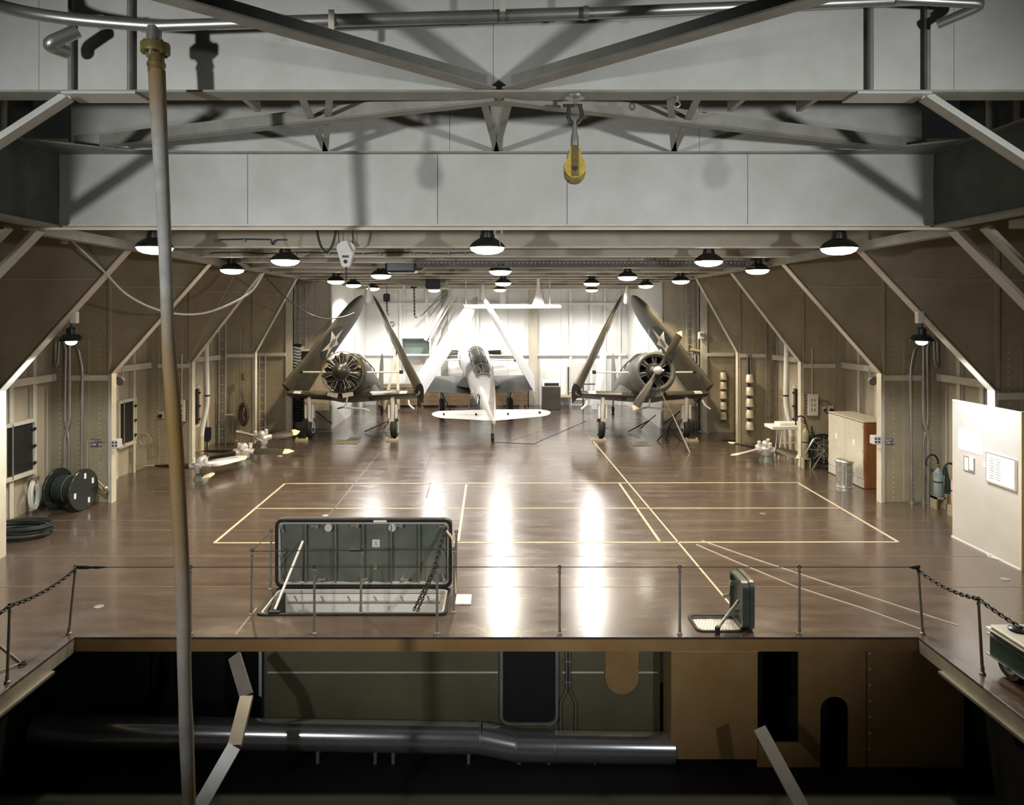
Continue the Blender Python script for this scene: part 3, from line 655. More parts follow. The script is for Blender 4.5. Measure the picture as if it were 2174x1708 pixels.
def make_plane(name, label, loc, rz, skin, wingskin, under, cowled=True, prop=None, tips=(0.1, 0.1), aft=1.2, alpha=14, roundels=(1, 1), canopy_skin='glass'):
    t = thing(name, label, 'aircraft', loc, rz, 'folded wing aircraft on the hangar deck')
    # fuselage
    R = [(-1.0, 2.36, .64, .66), (-0.3, 2.2, .63, .68), (0.4, 2.04, .60, .68), (1.2, 1.87, .56, .64), (2.4, 1.62, .5, .58), (3.6, 1.37, .42, .49), (4.8, 1.12, .30, .36), (6.0, .88, .17, .24), (6.7, .76, .08, .14), (6.95, .72, .03, .07)]
    N = 24
    ring = lambda y, z, a, b: [(a*math.copysign(abs(math.cos(q))**0.85, math.cos(q)), y, z+b*math.copysign(abs(math.sin(q))**0.85, math.sin(q))) for q in (2*PI*i/N for i in range(N))]
    fu = MB().loft([ring(*r) for r in R]).build('fuselage', skin, t, 50)
    for y, z, a, b in ((0.4, 2.04, .60, .68), (2.4, 1.62, .5, .58), (3.6, 1.37, .42, .49), (4.8, 1.12, .30, .36)):
        MB().loft([ring(y-0.006, z, a+.004, b+.004), ring(y+0.006, z, a+.004, b+.004)], False).build('panel_joint', 'dark_seam', fu, 60)
    # greenhouse canopy with frames
    CR = [(-0.35, 2.70, .30, .10), (0.0, 2.62, .36, .36), (0.5, 2.50, .37, .44), (1.6, 2.28, .36, .40), (2.6, 2.08, .34, .32), (3.2, 1.92, .30, .16)]
    hr = lambda y, z, a, b, e=0: [((a+e)*math.cos(q), y, z+(b+e)*math.sin(q)) for q in (PI*i/10 for i in range(11))]
    cn = MB().loft([hr(*r) for r in CR], False, False).build('canopy', canopy_skin, t, 60)
    for y0, z0, a, b in CR[1:]:
        MB().tube(hr(y0, z0, a, b, 0.006), 0.016, 6).build('canopy_frame', 'olive' if skin != 'plane_white' else 'dull_steel', cn, 60)
    for k in (2, 5, 8):
        MB().tube([hr(*r, 0.006)[k] for r in CR[1:]], 0.013, 6).build('canopy_frame', 'olive' if skin != 'plane_white' else 'dull_steel', cn, 60)
    MB().box(-0.24, 0.24, 2.95, 3.3, 1.86, 1.93).build('cockpit_sill', 'wood', t, 0)
    MB().rbox(-0.25, 0.25, 1.9, 2.9, 1.9, 2.12, 0.05).build('cockpit_interior', 'black', t, 0)
    # tail
    fin = Panel((0, 6.05, .9), (0, 6.45, 2.62), 1.5, 0.75, (0, 1, -0.12), (1, 0, 0), 0.09, 0.7)
    fo = fin.mesh().build('fin', skin, t, 60)
    if skin == 'plane_white':
        for k in range(5):
            MB().loft([[fin.at(0.18+0.13*k+d, u, sd, 0.004) for u in (0.62, 0.8, 0.97) for sd in (1,)]+[fin.at(0.18+0.13*k+d, u, -1, 0.004) for u in (0.97, 0.8, 0.62)] for d in (0, 0.06)]).build('rudder_stripe', 'stripe', fo, 0)
    for s in (-1, 1):
        st = Panel((s*0.05, 6.0, .86), (s*2.08, 6.12, .93), 1.25, 0.72, (0, 1, -0.16), (0, 0.16, 1), 0.09, 0.8)
        so = st.mesh().build('tailplane', skin if skin == 'plane_white' else under, t, 60)
        for q in (0.25, 0.8):
            p = st.at(q, 0.62, 1, 0.02); MB().box(p.x-0.03, p.x+0.03, p.y-0.06, p.y+0.06, p.z-0.02, p.z+0.04).build('hinge', 'black', so, 0)
        MB().loft([[st.at(q, 0.60, 1, 0.003), st.at(q, 0.615, 1, 0.003), st.at(q, 0.615, 1, -0.004), st.at(q, 0.60, 1, -0.004)] for q in (0.04, 0.3, 0.6, 0.9)]).build('elevator_joint', 'dark_seam', so, 0)
    MB().cyl((0, 6.3, .75), (0, 6.38, .22), 0.035).build('tail_strut', 'dull_steel', t, 60)
    MB().lathe([(0.05, -0.05), (0.12, -0.05), (0.14, -0.03), (0.14, 0.03), (0.12, 0.05), (0.05, 0.05)], (0, 6.4, 0.14), (1, 0, 0), 16).build('tail_wheel', 'rubber', t, 40)
    # centre section
    for s in (-1, 1):
        cs = Panel((s*0.0, 0.5, 1.33), (s*2.2, 0.52, 1.44), 2.35, 2.15, (0, 1, -0.19), (0, 0.19, 1), 0.17, 1.1)
        co = cs.mesh(0, 1.0, 6) if False else MB().loft([cs.ring(q) for q in (0, .2, .4, .6, .8, 1.0)])
        co = co.build('wing_centre', 'sea_grey' if skin == 'plane_white' else wingskin, t, 50)
        MB().loft([[cs.at(1.0, u, 1, -0.01)+Vector((s*0.012, 0, 0)) for u in US]+[cs.at(1.0, u, -1, -0.01)+Vector((s*0.012, 0, 0)) for u in reversed(US[1:-1])], [cs.at(1.0, u, 1, -0.01)+Vector((s*0.02, 0, 0)) for u in US]+[cs.at(1.0, u, -1, -0.01)+Vector((s*0.02, 0, 0)) for u in reversed(US[1:-1])]]).build('root_rib', 'black', co, 0)
        MB().loft([[cs.at(q, u, sd, 0.004) for u, sd in ((0.0, 1), (0.015, 1), (0.06, 1), (0.1, 1))] for q in (0.78, 0.90)], False, False).build('landing_light', 'light_grey', co, 60)
        # fold fittings and jury strut
        MB().tube([(s*2.2, 0.2, 1.45), (s*2.34, 0.2, 1.56), (s*2.3, 0.25, 1.68)], 0.04, 8).build('fold_hinge', 'dull_steel', t, 60)
        MB().tube([(s*2.2, 0.9, 1.32), (s*2.36, 0.9, 1.42), (s*2.3, 0.85, 1.5)], 0.04, 8).build('fold_hinge', 'dull_steel', t, 60)
        if s*loc[0] < 0 or skin == 'sea_grey': MB().tube(rounded([(s*2.02, -0.30, 1.36), (s*2.06, -0.45, 1.22), (s*2.24, -0.5, 1.08)], 0.05), 0.035, 8).build('lock_arm', 'gear_white', t, 60)
        MB().cyl((s*0.6, -0.6, 2.36), (s*1.75, -0.2, 2.34), 0.03).build('jury_strut', 'gear_white', t, 60)
        MB().rbox(s*1.75-0.06, s*1.75+0.06, -0.26, -0.14, 2.28, 2.4, 0.01).build('strut_clamp', 'black', t, 0)
        # folded outer panel
        root = Vector((s*2.36, 0.55, 1.52)); tip = Vector((tips[0 if s < 0 else 1], 0.55+aft, 5.05))
        sp = (tip-root).normalized()
        n0 = Vector((-s*sp.z, 0, s*sp.x)); n0.normalize()           # upper surface faces inboard and down
        if n0.x*s > 0: n0 = -n0
        al = math.radians(alpha)
        c0 = (Vector((0, 1, 0))-sp*sp.y).normalized()
        nn = (n0-sp*n0.dot(sp)).normalized()
        c = (c0*math.cos(al)+nn*math.sin(al)).normalized(); nn = (nn*math.cos(al)-c0*math.sin(al)).normalized()
        pn = Panel(root, tip, 2.2, 1.45, c, nn, 0.15, 0.78); L = (tip-root).length
        op = pn.mesh(0, 1.0, 10).build('outer_wing', wingskin, t, 60)
        inn = lambda k: [pn.at(0.0, u, 1, -0.02)-sp*k for u in US]+[pn.at(0.0, u, -1, -0.02)-sp*k for u in reversed(US[1:-1])]
        MB().loft([inn(0.004), inn(0.02)]).build('root_rib', 'black', op, 0)
        MB().loft([[pn.at(q, 0.70, sd, 0.003) for sd in (1,)]+[pn.at(q, 0.712, 1, 0.003), pn.at(q, 0.712, 1, -0.006), pn.at(q, 0.70, 1, -0.006)] for q in (0.02, 0.25, 0.5, 0.75)]).build('aileron_joint', 'dark_seam', op, 0)
        if roundels[0 if s < 0 else 1]: roundel(pn, 0.52, 0.46, 0.72, op, L)
        pt_ = pn.at(0.9, 0.03, 1)
        # landing gear
        g = s*1.46
        MB().cyl((g, -0.30, 1.42), (g, -0.22, 0.62), 0.075, 0.07).build('oleo_leg', 'gear_white', t, 60)
        MB().ball((g, -0.30, 1.42), 0.075, 8).build('leg_cap', 'gear_white', t, 60)
        MB().rbox(g-0.16, g-0.09, -0.32, -0.10, 0.72, 1.20, 0.01).rbox(g+0.09, g+0.16, -0.32, -0.10, 0.72, 1.20, 0.01).build('leg_fairing', 'gear_white', t, 0)
        MB().loft([[(g-s*0.06+dx, -0.22+dy, z) for dx, dy in ((-0.07, -0.05), (0.07, -0.05), (0.07, 0.05), (-0.07, 0.05))] for z in (0.72, 0.62)]+[[(g-s*0.10+dx, -0.10+dy, 0.36) for dx, dy in ((-0.05, -0.05), (0.05, -0.05), (0.05, 0.05), (-0.05, 0.05))]]).build('wheel_fork', 'gear_white', t, 0)
        MB().cyl((g-s*0.18, -0.02, 0.36), (g+s*0.14, -0.02, 0.36), 0.045).build('axle', 'dull_steel', t, 60)
        tw = MB().lathe([(0.17, -0.10), (0.29, -0.115), (0.345, -0.085), (0.365, -0.03), (0.365, 0.03), (0.345, 0.085), (0.29, 0.115), (0.17, 0.10)], (g+s*0.03, -0.02, 0.365), (1, 0, 0), 28).build('main_wheel', 'rubber', t, 40)
        MB().lathe([(0.02, -0.06), (0.17, -0.10), (0.21, -0.122), (0.21, -0.112), (0.21, 0.112), (0.21, 0.122), (0.17, 0.10), (0.02, 0.06)], (g+s*0.03, -0.02, 0.365), (1, 0, 0), 20).build('wheel_hub', 'gear_white', tw, 40)
        MB().cyl((g+s*0.1, 0.05, 1.1), (g-s*0.35, 1.6, 0.25), 0.022).build('drag_strut', 'black', t, 60)
    # wing root fillet and bomb crutch below the nose
    MB().loft([[(x*k, y, z) for x, z in ((-0.62, 1.75), (0.62, 1.75), (0.9, 1.38), (0.35, 1.30), (-0.35, 1.30), (-0.9, 1.38))] for y, k in ((-0.45, 0.75), (0.0, 1.0), (1.2, 1.0), (1.9, 0.6))]).build('wing_root_fillet', 'sea_grey' if skin == 'plane_white' else skin, t, 40)
    MB().tube(rounded([(0.05, -1.0, 1.75), (0.0, -1.1, 1.30), (-0.1, -1.1, 1.22), (0.62, -1.05, 1.16), (0.75, -0.9, 1.08)], 0.06), 0.03, 8).build('bomb_crutch', 'gear_white', t, 60)
    MB().tube([(-0.1, -1.1, 1.22), (-0.3, -1.05, 1.17)], 0.03, 8).build('bomb_crutch', 'dull_steel', t, 60)
    MB().cyl((0.15, -0.3, 2.85), (0.15, -0.3, 3.9), 0.013, 0.006, 6).build('antenna_mast', 'light_grey', t, 60)
    # engine
    EZ = 2.46; ax = Vector((0, -1, 0.19)).normalized(); ec = Vector((0, -1.72, EZ))
    a1 = Vector((1, 0, 0)); a2 = ax.cross(a1)
    MB().lathe([(0.0, 0.52), (0.06, 0.50), (0.15, 0.44), (0.22, 0.34), (0.25, 0.22), (0.27, 0.20), (0.27, 0.16), (0.30, 0.14), (0.34, 0.0), (0.34, -0.5)], ec, ax, 24).build('crankcase', 'engine', t, 50)
    MB().lathe([(0.245, 0.20), (0.275, 0.20), (0.28, 0.185), (0.275, 0.17), (0.245, 0.17)], ec, ax, 24).build('crankcase_ring', 'aluminium', t, 50)
    for row, (off, ph, nn_) in enumerate(((0.06, 0, 7), (-0.26, PI/7, 7))):
        for k in range(nn_):
            q = 2*PI*k/nn_+ph+PI/2; d = a1*math.cos(q)+a2*math.sin(q); c = ec+ax*off
            prof = []
            for j in range(7):
                z = 0.30+j*0.033; prof += [(0.085, z), (0.105, z+0.006), (0.105, z+0.016), (0.085, z+0.022)]
            prof += [(0.11, 0.54), (0.10, 0.60), (0.05, 0.62)]
            cy = MB().lathe(prof, c, d, 12).build('cylinder', 'engine', t, 30)
            if row == 0 or not cowled:
                tq = d.cross(ax)
                MB().tube([c+d*0.30+ax*0.12+tq*0.04, c+d*0.58+ax*0.1+tq*0.08], 0.012, 6).tube([c+d*0.30+ax*0.12-tq*0.04, c+d*0.58+ax*0.1-tq*0.08], 0.012, 6).build('push_rods', 'steel', cy, 60)
                MB().ball(c+d*0.60+ax*0.08, 0.05, 6).build('rocker_box', 'engine', cy, 60)
    MB().lathe([(0.60, -0.48), (0.66, -0.50), (0.66, -0.62), (0.60, -0.62)], ec, ax, 28).build('exhaust_ring', 'engine', t, 40)
    MB().lathe([(0.30, -0.55), (0.64, -0.55), (0.655, -0.80), (0.3, -0.80)], ec, ax, 28).build('firewall', 'black', t, 40)
    if cowled:
        MB().lathe([(0.50, 0.17), (0.52, 0.24), (0.58, 0.29), (0.64, 0.26), (0.70, 0.12), (0.725, -0.15), (0.72, -0.55), (0.68, -0.80), (0.655, -0.80), (0.69, -0.5), (0.69, -0.15), (0.62, 0.1), (0.56, 0.15), (0.50, 0.17)], ec, ax, 36, cap=False).build('cowling', skin, t, 50)
        MB().loft([[ec+ax*z+a1*x*k-a2*(0.62+y*k) for x, y in ((-0.3, 0.0), (0.3, 0.0), (0.24, 0.16), (0.1, 0.22), (-0.1, 0.22), (-0.24, 0.16))] for z, k in ((0.2, 0.9), (0.0, 1.1), (-0.7, 0.8))]).build('chin_scoop', skin, t, 40)
    else:
        MB().tube([ec-ax*0.05+(a1*math.cos(q)+a2*math.sin(q))*0.69 for q in (2*PI*i/40 for i in range(40))], 0.014, 6, True).build('cowl_former', 'brass', t, 60)
        rr = random.Random(3)
        for k in range(16):
            q = rr.uniform(0, 2*PI); q2 = q+rr.uniform(-0.5, 0.5)
            MB().tube(bez(ec+ax*0.05+(a1*math.cos(q)+a2*math.sin(q))*0.32, ec+ax*0.2+(a1*math.cos(q)+a2*math.sin(q))*0.5, ec+ax*0.12+(a1*math.cos(q2)+a2*math.sin(q2))*0.62, ec-ax*0.3+(a1*math.cos(q2)+a2*math.sin(q2))*0.64, 6), 0.011, 5).build('ignition_lead', 'brass' if k % 2 else 'black', t, 60)
        for s in (-1, 1): MB().prism([(s*0.06, -0.72), (s*0.4, -0.66), (s*0.44, -0.78), (s*0.10, -0.86)], ec+ax*0.1, a1, a2, ax*0.05).build('cowl_flap', 'girder_dark', t, 0)
    if prop is not None:
        hub = ec+ax*0.62
        MB().lathe([(0.10, -0.2), (0.13, -0.12), (0.13, 0.06), (0.09, 0.1), (0.09, 0.16), (0.03, 0.2)], hub, ax, 18).build('propeller_hub', 'prop_silver', t, 40)
        MB().tube([hub-ax*0.03+a1*-0.14, hub-ax*0.03+a1*0.2], 0.045, 8).build('counterweight', 'prop_silver', t, 60)
        M = Matrix((a1, a2, ax)).transposed()
        for k in range(2):
            q = prop+k*PI; Rm = M @ Matrix.Rotation(q, 3, 'Z')
            rg = blade(1.52, 0.15, 0.27, 0.10, 0.9, 0.25)
            rg = [[hub+Rm @ Vector(p) for p in r] for r in rg]
            bo = MB().loft(rg[:9]).build('propeller_blade', 'prop_dark', t, 40)
            MB().loft(rg[8:]).build('blade_tip', 'prop_tip', bo, 40)
    return t
def fuselage_marks(t):
    fu = [c for c in t.children if c.name.startswith('fuselage')][0]
    ux = Vector((-0.1, 1, -0.2)).normalized(); nz_ = Vector((1, 0.1, 0.12)).normalized(); uy = nz_.cross(ux); nz_ = ux.cross(uy)
    def disc(y, r, pts, name, mt, off, par):
        o = Vector((0.42-(y-3.6)*0.1+off, y, 1.40-(y-3.6)*0.208))
        return MB().prism([(a*r, b*r) for a, b in pts], o, ux, uy, nz_*0.004).build(name, mt, par, 0)
    circ = [(math.cos(2*PI*i/24), math.sin(2*PI*i/24)) for i in range(24)]
    st = [((0.97 if i % 2 == 0 else 0.38)*math.cos(2*PI*i/10+PI/2), (0.97 if i % 2 == 0 else 0.38)*math.sin(2*PI*i/10+PI/2)) for i in range(10)]
    d = disc(4.55, 0.23, circ, 'roundel', 'insignia_blue', 0.015, t); disc(4.55, 0.23, st, 'star', 'star_white', 0.020, d)
    cu = bpy.data.curves.new('side_code', 'FONT'); cu.body = 'S M 1'; cu.size = 0.36; cu.align_x = 'CENTER'; cu.align_y = 'CENTER'; cu.extrude = 0.002
    tmp = bpy.data.objects.new('side_code_curve', cu); me = bpy.data.meshes.new_from_object(tmp); bpy.data.objects.remove(tmp)
    me.materials.clear(); me.materials.append(MATS['paper']); o = bpy.data.objects.new('side_code', me); COL.objects.link(o); o.parent = t
    M = Matrix((ux, uy, nz_)).transposed().to_4x4(); M.translation = Vector((0.455, 3.75, 1.37)); o.matrix_local = M
plane_l = make_plane('folded_wing_aircraft', 'dark aircraft with bare radial engine, no propeller and folded starred wing', (-5.1, 25.05, 0), 0, 'olive', 'olive', 'light_grey', cowled=False, tips=(0.0, 0.35), aft=1.6)
plane_r = make_plane('folded_wing_aircraft', 'dark aircraft with cowled engine and two blade propeller, wings folded up', (5.18, 25.0, 0), 0, 'sea_grey', 'olive', 'light_grey', cowled=True, prop=math.radians(57), tips=(-0.35, 0.0), aft=1.6, canopy_skin='glass_dark')
plane_m = make_plane('folded_wing_aircraft', 'pale grey aircraft seen from its tail with wings folded up', (-0.88, 30.7, 0), PI+math.radians(6.7), 'plane_white', 'plane_white', 'plane_white', cowled=True, prop=0.0, tips=(-0.1, 0.1), aft=1.3, roundels=(0, 0), canopy_skin='glass_dark')
fuselage_marks(plane_m)

# ================================================================== NEAR THINGS
# ------------------------------------------------------------------ hanging hose
t = thing('fuel_hose', 'long rust-stained hose hanging from the overhead pipe into the well', 'hose', P(400, 2150, 6.12))
HY = 6.12
MB().lathe([(0.062, 0), (0.062, 0.26)], P(327, 112, HY)-Vector((0, 0, 0.04)), n=18).build('stub_pipe', 'steel', t, 60, True)
q = P(330, 103, HY)
fl = MB().lathe([(0.06, -0.04), (0.118, -0.04), (0.12, -0.03), (0.12, -0.005), (0.115, 0), (0.12, 0.005), (0.12, 0.03), (0.118, 0.04), (0.06, 0.04)], q, n=24).build('flange', 'brass', t, 40, True)
for k in range(8):
    a = 2*PI*k/8+0.2; c = q+Vector((0.098*math.cos(a), 0.098*math.sin(a), 0))
    MB().cyl(c-Vector((0, 0, 0.055)), c+Vector((0, 0, 0.055)), 0.012, n=6).build('bolt', 'brass', fl, 0, True)
MB().lathe([(0.066, 0.0), (0.07, 0.03), (0.066, 0.05), (0.076, 0.06), (0.076, 0.09), (0.066, 0.10), (0.066, 0.19), (0.06, 0.2)], P(332, 156, HY), n=20).build('coupling', 'brass', t, 40, True)
hp = [(333, 150), (336, 230), (341, 330), (346, 430), (350, 520), (354, 620), (356, 700), (360, 770), (367, 850), (374, 960), (380, 1080), (386, 1200), (390, 1300), (391, 1400), (393, 1480), (396, 1560), (399, 1640), (402, 1720), (402, 2100)]
hr_ = [.070, .068, .062, .058, .054, .052, .052, .058, .062, .062, .063, .062, .060, .057, .055, .06, .056, .054, .054]
pts = [P(x, y, HY) for x, y in hp]
MB().tube(pts, hr_, 18).build('hose_tube', 'hose_canvas', t, 60, True)
# ------------------------------------------------------------------ chain block
c0 = P(1220, 208, NY); t = thing('chain_block', 'yellow pulley block hanging by a shackle from the beam', 'pulley', P(1221, 369, NY))
MB().lathe([(0.10, 0), (0.09, -0.02), (0.03, -0.03)], (c0.x, NY, NZ-0.0), n=18).build('pad_plate', 'steel', t, 40, True)
MB().rbox(c0.x-0.01, c0.x+0.03, NY-0.015, NY+0.015, NZ-0.13, NZ-0.02, 0.004).build('lug', 'steel', t, 0, True)
zs = NZ-0.09
MB().cyl((c0.x-0.11, NY, zs), (c0.x+0.07, NY, zs), 0.017, n=10).build('shackle_pin', 'prop_dark', t, 60, True)
MB().tube(rounded([(c0.x-0.05, NY, zs), (c0.x-0.065, NY, zs-0.1), (c0.x-0.03, NY, zs-0.17), (c0.x+0.03, NY, zs-0.17), (c0.x+0.075, NY, zs-0.1), (c0.x+0.05, NY, zs)], 0.05), 0.019, 10).build('shackle', 'prop_dark', t, 60, True)
MB().lathe([(0.02, 0.20), (0.022, 0.10), (0.036, 0.03), (0.038, -0.05), (0.03, -0.07)], (c0.x, NY, zs-0.33), n=14).build('swivel', 'dull_steel', t, 40, True)
bz = zs-0.60
sh = [(0.04, 0.19), (0.055, 0.19), (0.055, 0.15), (0.062, 0.125)]+[(0.102*math.cos(PI*0.27-1.54*PI*i/20), 0.02+0.105*math.sin(PI*0.27-1.54*PI*i/20)) for i in range(21)]+[(-0.062, 0.125), (-0.055, 0.15), (-0.055, 0.19), (-0.04, 0.19)]
MB().prism(sh, (c0.x, NY-0.045, bz), (1, 0, 0), (0, 0, 1), (0, 0.015, 0)).build('side_shell', 'yellow_block', t, 0, True)
MB().prism(sh, (c0.x, NY+0.03, bz), (1, 0, 0), (0, 0, 1), (0, 0.015, 0)).build('side_shell', 'yellow_block', t, 0, True)
MB().lathe([(0.08, -0.03), (0.10, -0.028), (0.085, 0), (0.10, 0.028), (0.08, 0.03)], (c0.x, NY, bz-0.035), (0, 1, 0), 24).build('sheave', 'brass', t, 40, True)
MB().box(c0.x-0.03, c0.x+0.03, NY-0.058, NY-0.045, bz-0.07, bz+0.22).build('strap', 'brass', t, 0, True)
MB().cyl((c0.x, NY-0.075, bz), (c0.x, NY-0.05, bz), 0.022, n=12).build('axle_pin', 'prop_dark', t, 60, True)
MB().box(c0.x-0.05, c0.x+0.05, NY-0.04, NY+0.04, bz-0.125, bz-0.105).build('cable_guard', 'brass', t, 0, True)
q = P(1437, 220, NY); t = thing('eye_bolt', 'small pale eye bolt under the beam next to the pulley block', 'bolt', q-Vector((0, 0, 0.08)))
MB().cyl((q.x, NY, NZ), (q.x, NY, NZ-0.05), 0.02, n=8).build('shank', 'steel', t, 60, True)
MB().tube([(q.x+0.03*math.cos(a), NY, NZ-0.075+0.03*math.sin(a)) for a in (2*PI*i/12 for i in range(12))], 0.009, 6, True).build('eye', 'steel', t, 60, True)

# ------------------------------------------------------------------ rail stanchions round the well
def stanchion(x0, y0, x1, y1, h, label, grp):
    t = thing('rail_stanchion', label, 'stanchion', (x0, y0, 0), group=grp)
    d = Vector((x1-x0, y1-y0, h))
    MB().cyl((0, 0, 0), d, 0.019, 0.016, 8).build('post', 'dull_steel', t, 60)
    MB().lathe([(0.035, 0), (0.035, 0.02), (0.022, 0.03), (0.022, 0.10)], n=10).build('socket', 'dull_steel', t, 40)
    MB().tube([d+Vector((0.022*math.cos(a), 0, 0.02+0.022*math.sin(a))) for a in (2*PI*i/8 for i in range(8))], 0.008, 5, True).build('eye', 'black', t, 60)
    MB().lathe([(0.023, 0), (0.023, 0.04)], d-Vector((0, 0, 0.06)), n=10).build('collar', 'steel', t, 40)
    return t
front = [(-5.87, -5.78, 'tilted corner stanchion where the wire meets the sagging chain, hose side'), (-4.20, -4.20, 'stanchion of the well rail just behind the hanging hose'), (-2.50, -2.50, 'stanchion of the well rail before the white hatch support bar'), (-0.815, -0.815, 'stanchion of the well rail before the hatch chain'), (0.867, 0.867, 'lone stanchion of the well rail on the bare middle deck'), (2.517, 2.517, 'stanchion of the well rail beside the perforated small hatch'), (4.16, 4.16, 'stanchion of the well rail between small hatch and chain corner'), (5.85, 5.79, 'tilted corner stanchion where the wire meets the sagging chain, tractor side')]
for x0, x1, lb in front: stanchion(x0, 9.70, x1, 9.70, 0.90, lb, 'stanchions around the elevator well')
for (x0, y0, x1, lb) in ((-5.83, 8.42, -5.80, 'stanchion on the well side under the sagging chain, hose side'), (5.93, 8.62, 5.88, 'stanchion on the well side next to the tow tractor')):
    stanchion(x0, y0, x1, y0, 0.90, lb, 'stanchions around the elevator well')
t = thing('guard_wire', 'thin dark wire strung along the well edge between stanchions', 'wire', (0, 9.7, 0.92))
MB().tube([(-5.35, 9.70, 0.92), (5.72, 9.70, 0.92)], 0.006, 6).build('wire', 'black', t, 60, True)
MB().lathe([(0.012, 0), (0.028, 0.03), (0.03, 0.16), (0.02, 0.2), (0.024, 0.3), (0.008, 0.42)], (-5.77, 9.70, 0.92), (1, 0, 0), 10).build('turnbuckle', 'black', t, 50, True)
MB().lathe([(0.008, 0), (0.026, 0.05), (0.03, 0.12), (0.01, 0.14)], (5.66, 9.70, 0.92), (1, 0, 0), 10).build('turnbuckle', 'black', t, 50, True)
def chain(pts, name, label, link=0.05, r=0.007, mt='dull_steel', cat='chain'):
    pts = [Vector(p) for p in pts]; m_ = MB(); acc = 0; k = 0
    seg = []
    for a, b in zip(pts, pts[1:]):
        L = (b-a).length; d = (b-a).normalized(); s = acc
        while s < L:
            seg.append((a+d*s, d)); s += link*0.72
        acc = s-L
    for k, (p, d) in enumerate(seg):
        o = d.orthogonal().normalized(); o2 = d.cross(o); u = (o*math.cos(0.6)+o2*math.sin(0.6)) if k % 2 else (o*math.cos(0.6+PI/2)+o2*math.sin(0.6+PI/2))
        m_.tube([p+d*link*0.5*math.cos(a)+u*link*0.28*math.sin(a) for a in (2*PI*i/8 for i in range(8))], r, 4, True)
    o = m_.build(name, mt, None, 60)
    return tag(o, label, cat)
chain(sag((-5.79, 9.70, 0.88), (-5.80, 8.42, 0.92), 0.06)+sag((-5.80, 8.42, 0.92), (-5.80, 6.9, 0.92), 0.06)[1:], 'guard_chain', 'sagging guard chain along the well side, hose side', 0.075, 0.011, 'black')
chain(sag((5.79, 9.70, 0.88), (5.88, 8.62, 0.92), 0.06)+sag((5.88, 8.62, 0.92), (5.95, 7.0, 0.92), 0.06)[1:], 'guard_chain', 'sagging guard chain along the well side, tractor side', 0.075, 0.011, 'black')
# tie-down hook lying on the deck beside the near stanchion
t = thing('tie_down_hook', 'small wire tie-down with a ring lying on deck by the stanchion', 'hook', G(45, 1407))
q = G(48, 1407, 0.02)
MB().tube([q+Vector((0.035*math.cos(a), 0.05*math.sin(a), 0)) for a in (2*PI*i/10 for i in range(10))], 0.012, 6, True).build('ring', 'black', t, 60, True)
MB().tube([q+Vector((-0.03, 0.02, 0)), G(-30, 1345, 0.015)], 0.01, 6).build('wire_leg', 'dull_steel', t, 60, True)
MB().tube([q+Vector((-0.03, -0.02, 0)), G(-20, 1432, 0.015)], 0.01, 6).build('wire_leg', 'dull_steel', t, 60, True)

# ------------------------------------------------------------------ large hatch
t = thing('cargo_hatch', 'large rectangular deck hatch standing open with ribbed grey-green lid', 'hatch', (-2.12, 11.28, 0))
HX0, HX1 = -3.53, -0.71
lid = MB().prism(rrect(HX0, HX1, 0.03, 1.12, 0.10, 5), (0, 11.33, 0), (1, 0, 0), (0, 0, 1), (0, 0.05, 0)).build('lid', 'hatch_green', t, 0, True)
def ring_prism(m_, o, i, org, u, v, d):                # frame between two matching outlines
    org = Vector(org); u = Vector(u); v = Vector(v); d = Vector(d); n = len(o)
    A = [org+u*p[0]+v*p[1] for p in o]; B = [org+u*p[0]+v*p[1] for p in i]
    vs = A+B+[p+d for p in A]+[p+d for p in B]; fs = []
    for k in range(n):
        j = (k+1) % n
        fs += [(k, j, n+j, n+k), (2*n+k, 3*n+k, 3*n+j, 2*n+j), (k, 2*n+k, 2*n+j, j), (n+k, n+j, 3*n+j, 3*n+k)]
    m_.add(vs, fs); return m_
ring_prism(MB(), rrect(HX0, HX1, 0.03, 1.12, 0.11, 5), rrect(HX0+0.05, HX1-0.05, 0.08, 1.07, 0.07, 5), (0, 11.26, 0), (1, 0, 0), (0, 0, 1), (0, 0.09, 0)).build('gasket_rim', 'gasket', lid, 0, True)
ring_prism(MB(), rrect(HX0+0.05, HX1-0.05, 0.08, 1.07, 0.07, 5), rrect(HX0+0.075, HX1-0.075, 0.105, 1.045, 0.06, 5), (0, 11.275, 0), (1, 0, 0), (0, 0, 1), (0, 0.06, 0)).build('inner_rim', 'light_grey', lid, 0, True)
for k in range(1, 6):
    x = HX0+0.075+(HX1-HX0-0.15)*k/6+(-0.03 if k == 1 else 0)
    MB().box(x-0.009, x+0.009, 11.24, 11.33, 0.11, 1.04).build('rib', 'hatch_green', lid, 0, True)
def dog(x, z, ang):
    o = MB().cyl((x, 11.33, z), (x, 11.23, z), 0.03, n=10).bar((x, 11.25, z), (x+0.10*math.cos(ang), 11.25, z+0.10*math.sin(ang)), 0.02, 0.035, (0, 1, 0)).build('dog', 'steel', lid, 40, True)
for x, z, a in ((-3.43, 1.01, -1.2), (-2.86, 1.01, PI), (-2.22, 1.02, PI), (-1.52, 1.02, PI), (-0.82, 1.01, PI), (-3.42, 0.55, 0.8), (-3.43, 0.14, PI/2), (-2.82, 0.16, 0.1), (-2.14, 0.16, 0.3), (-1.50, 0.18, -0.2), (-0.83, 0.16, 1.9), (-0.84, 0.56, 2.0)): dog(x, z, a)
for x in (-2.68, -1.66): MB().cyl((x, 11.33, 0.985), (x, 11.25, 0.985), 0.06, n=20).build('buffer_pad', 'locker', lid, 40, True)
pl_ = MB().box(-1.99, -1.87, 11.315, 11.33, 0.66, 0.78).build('placard', 'paper', lid, 0, True)
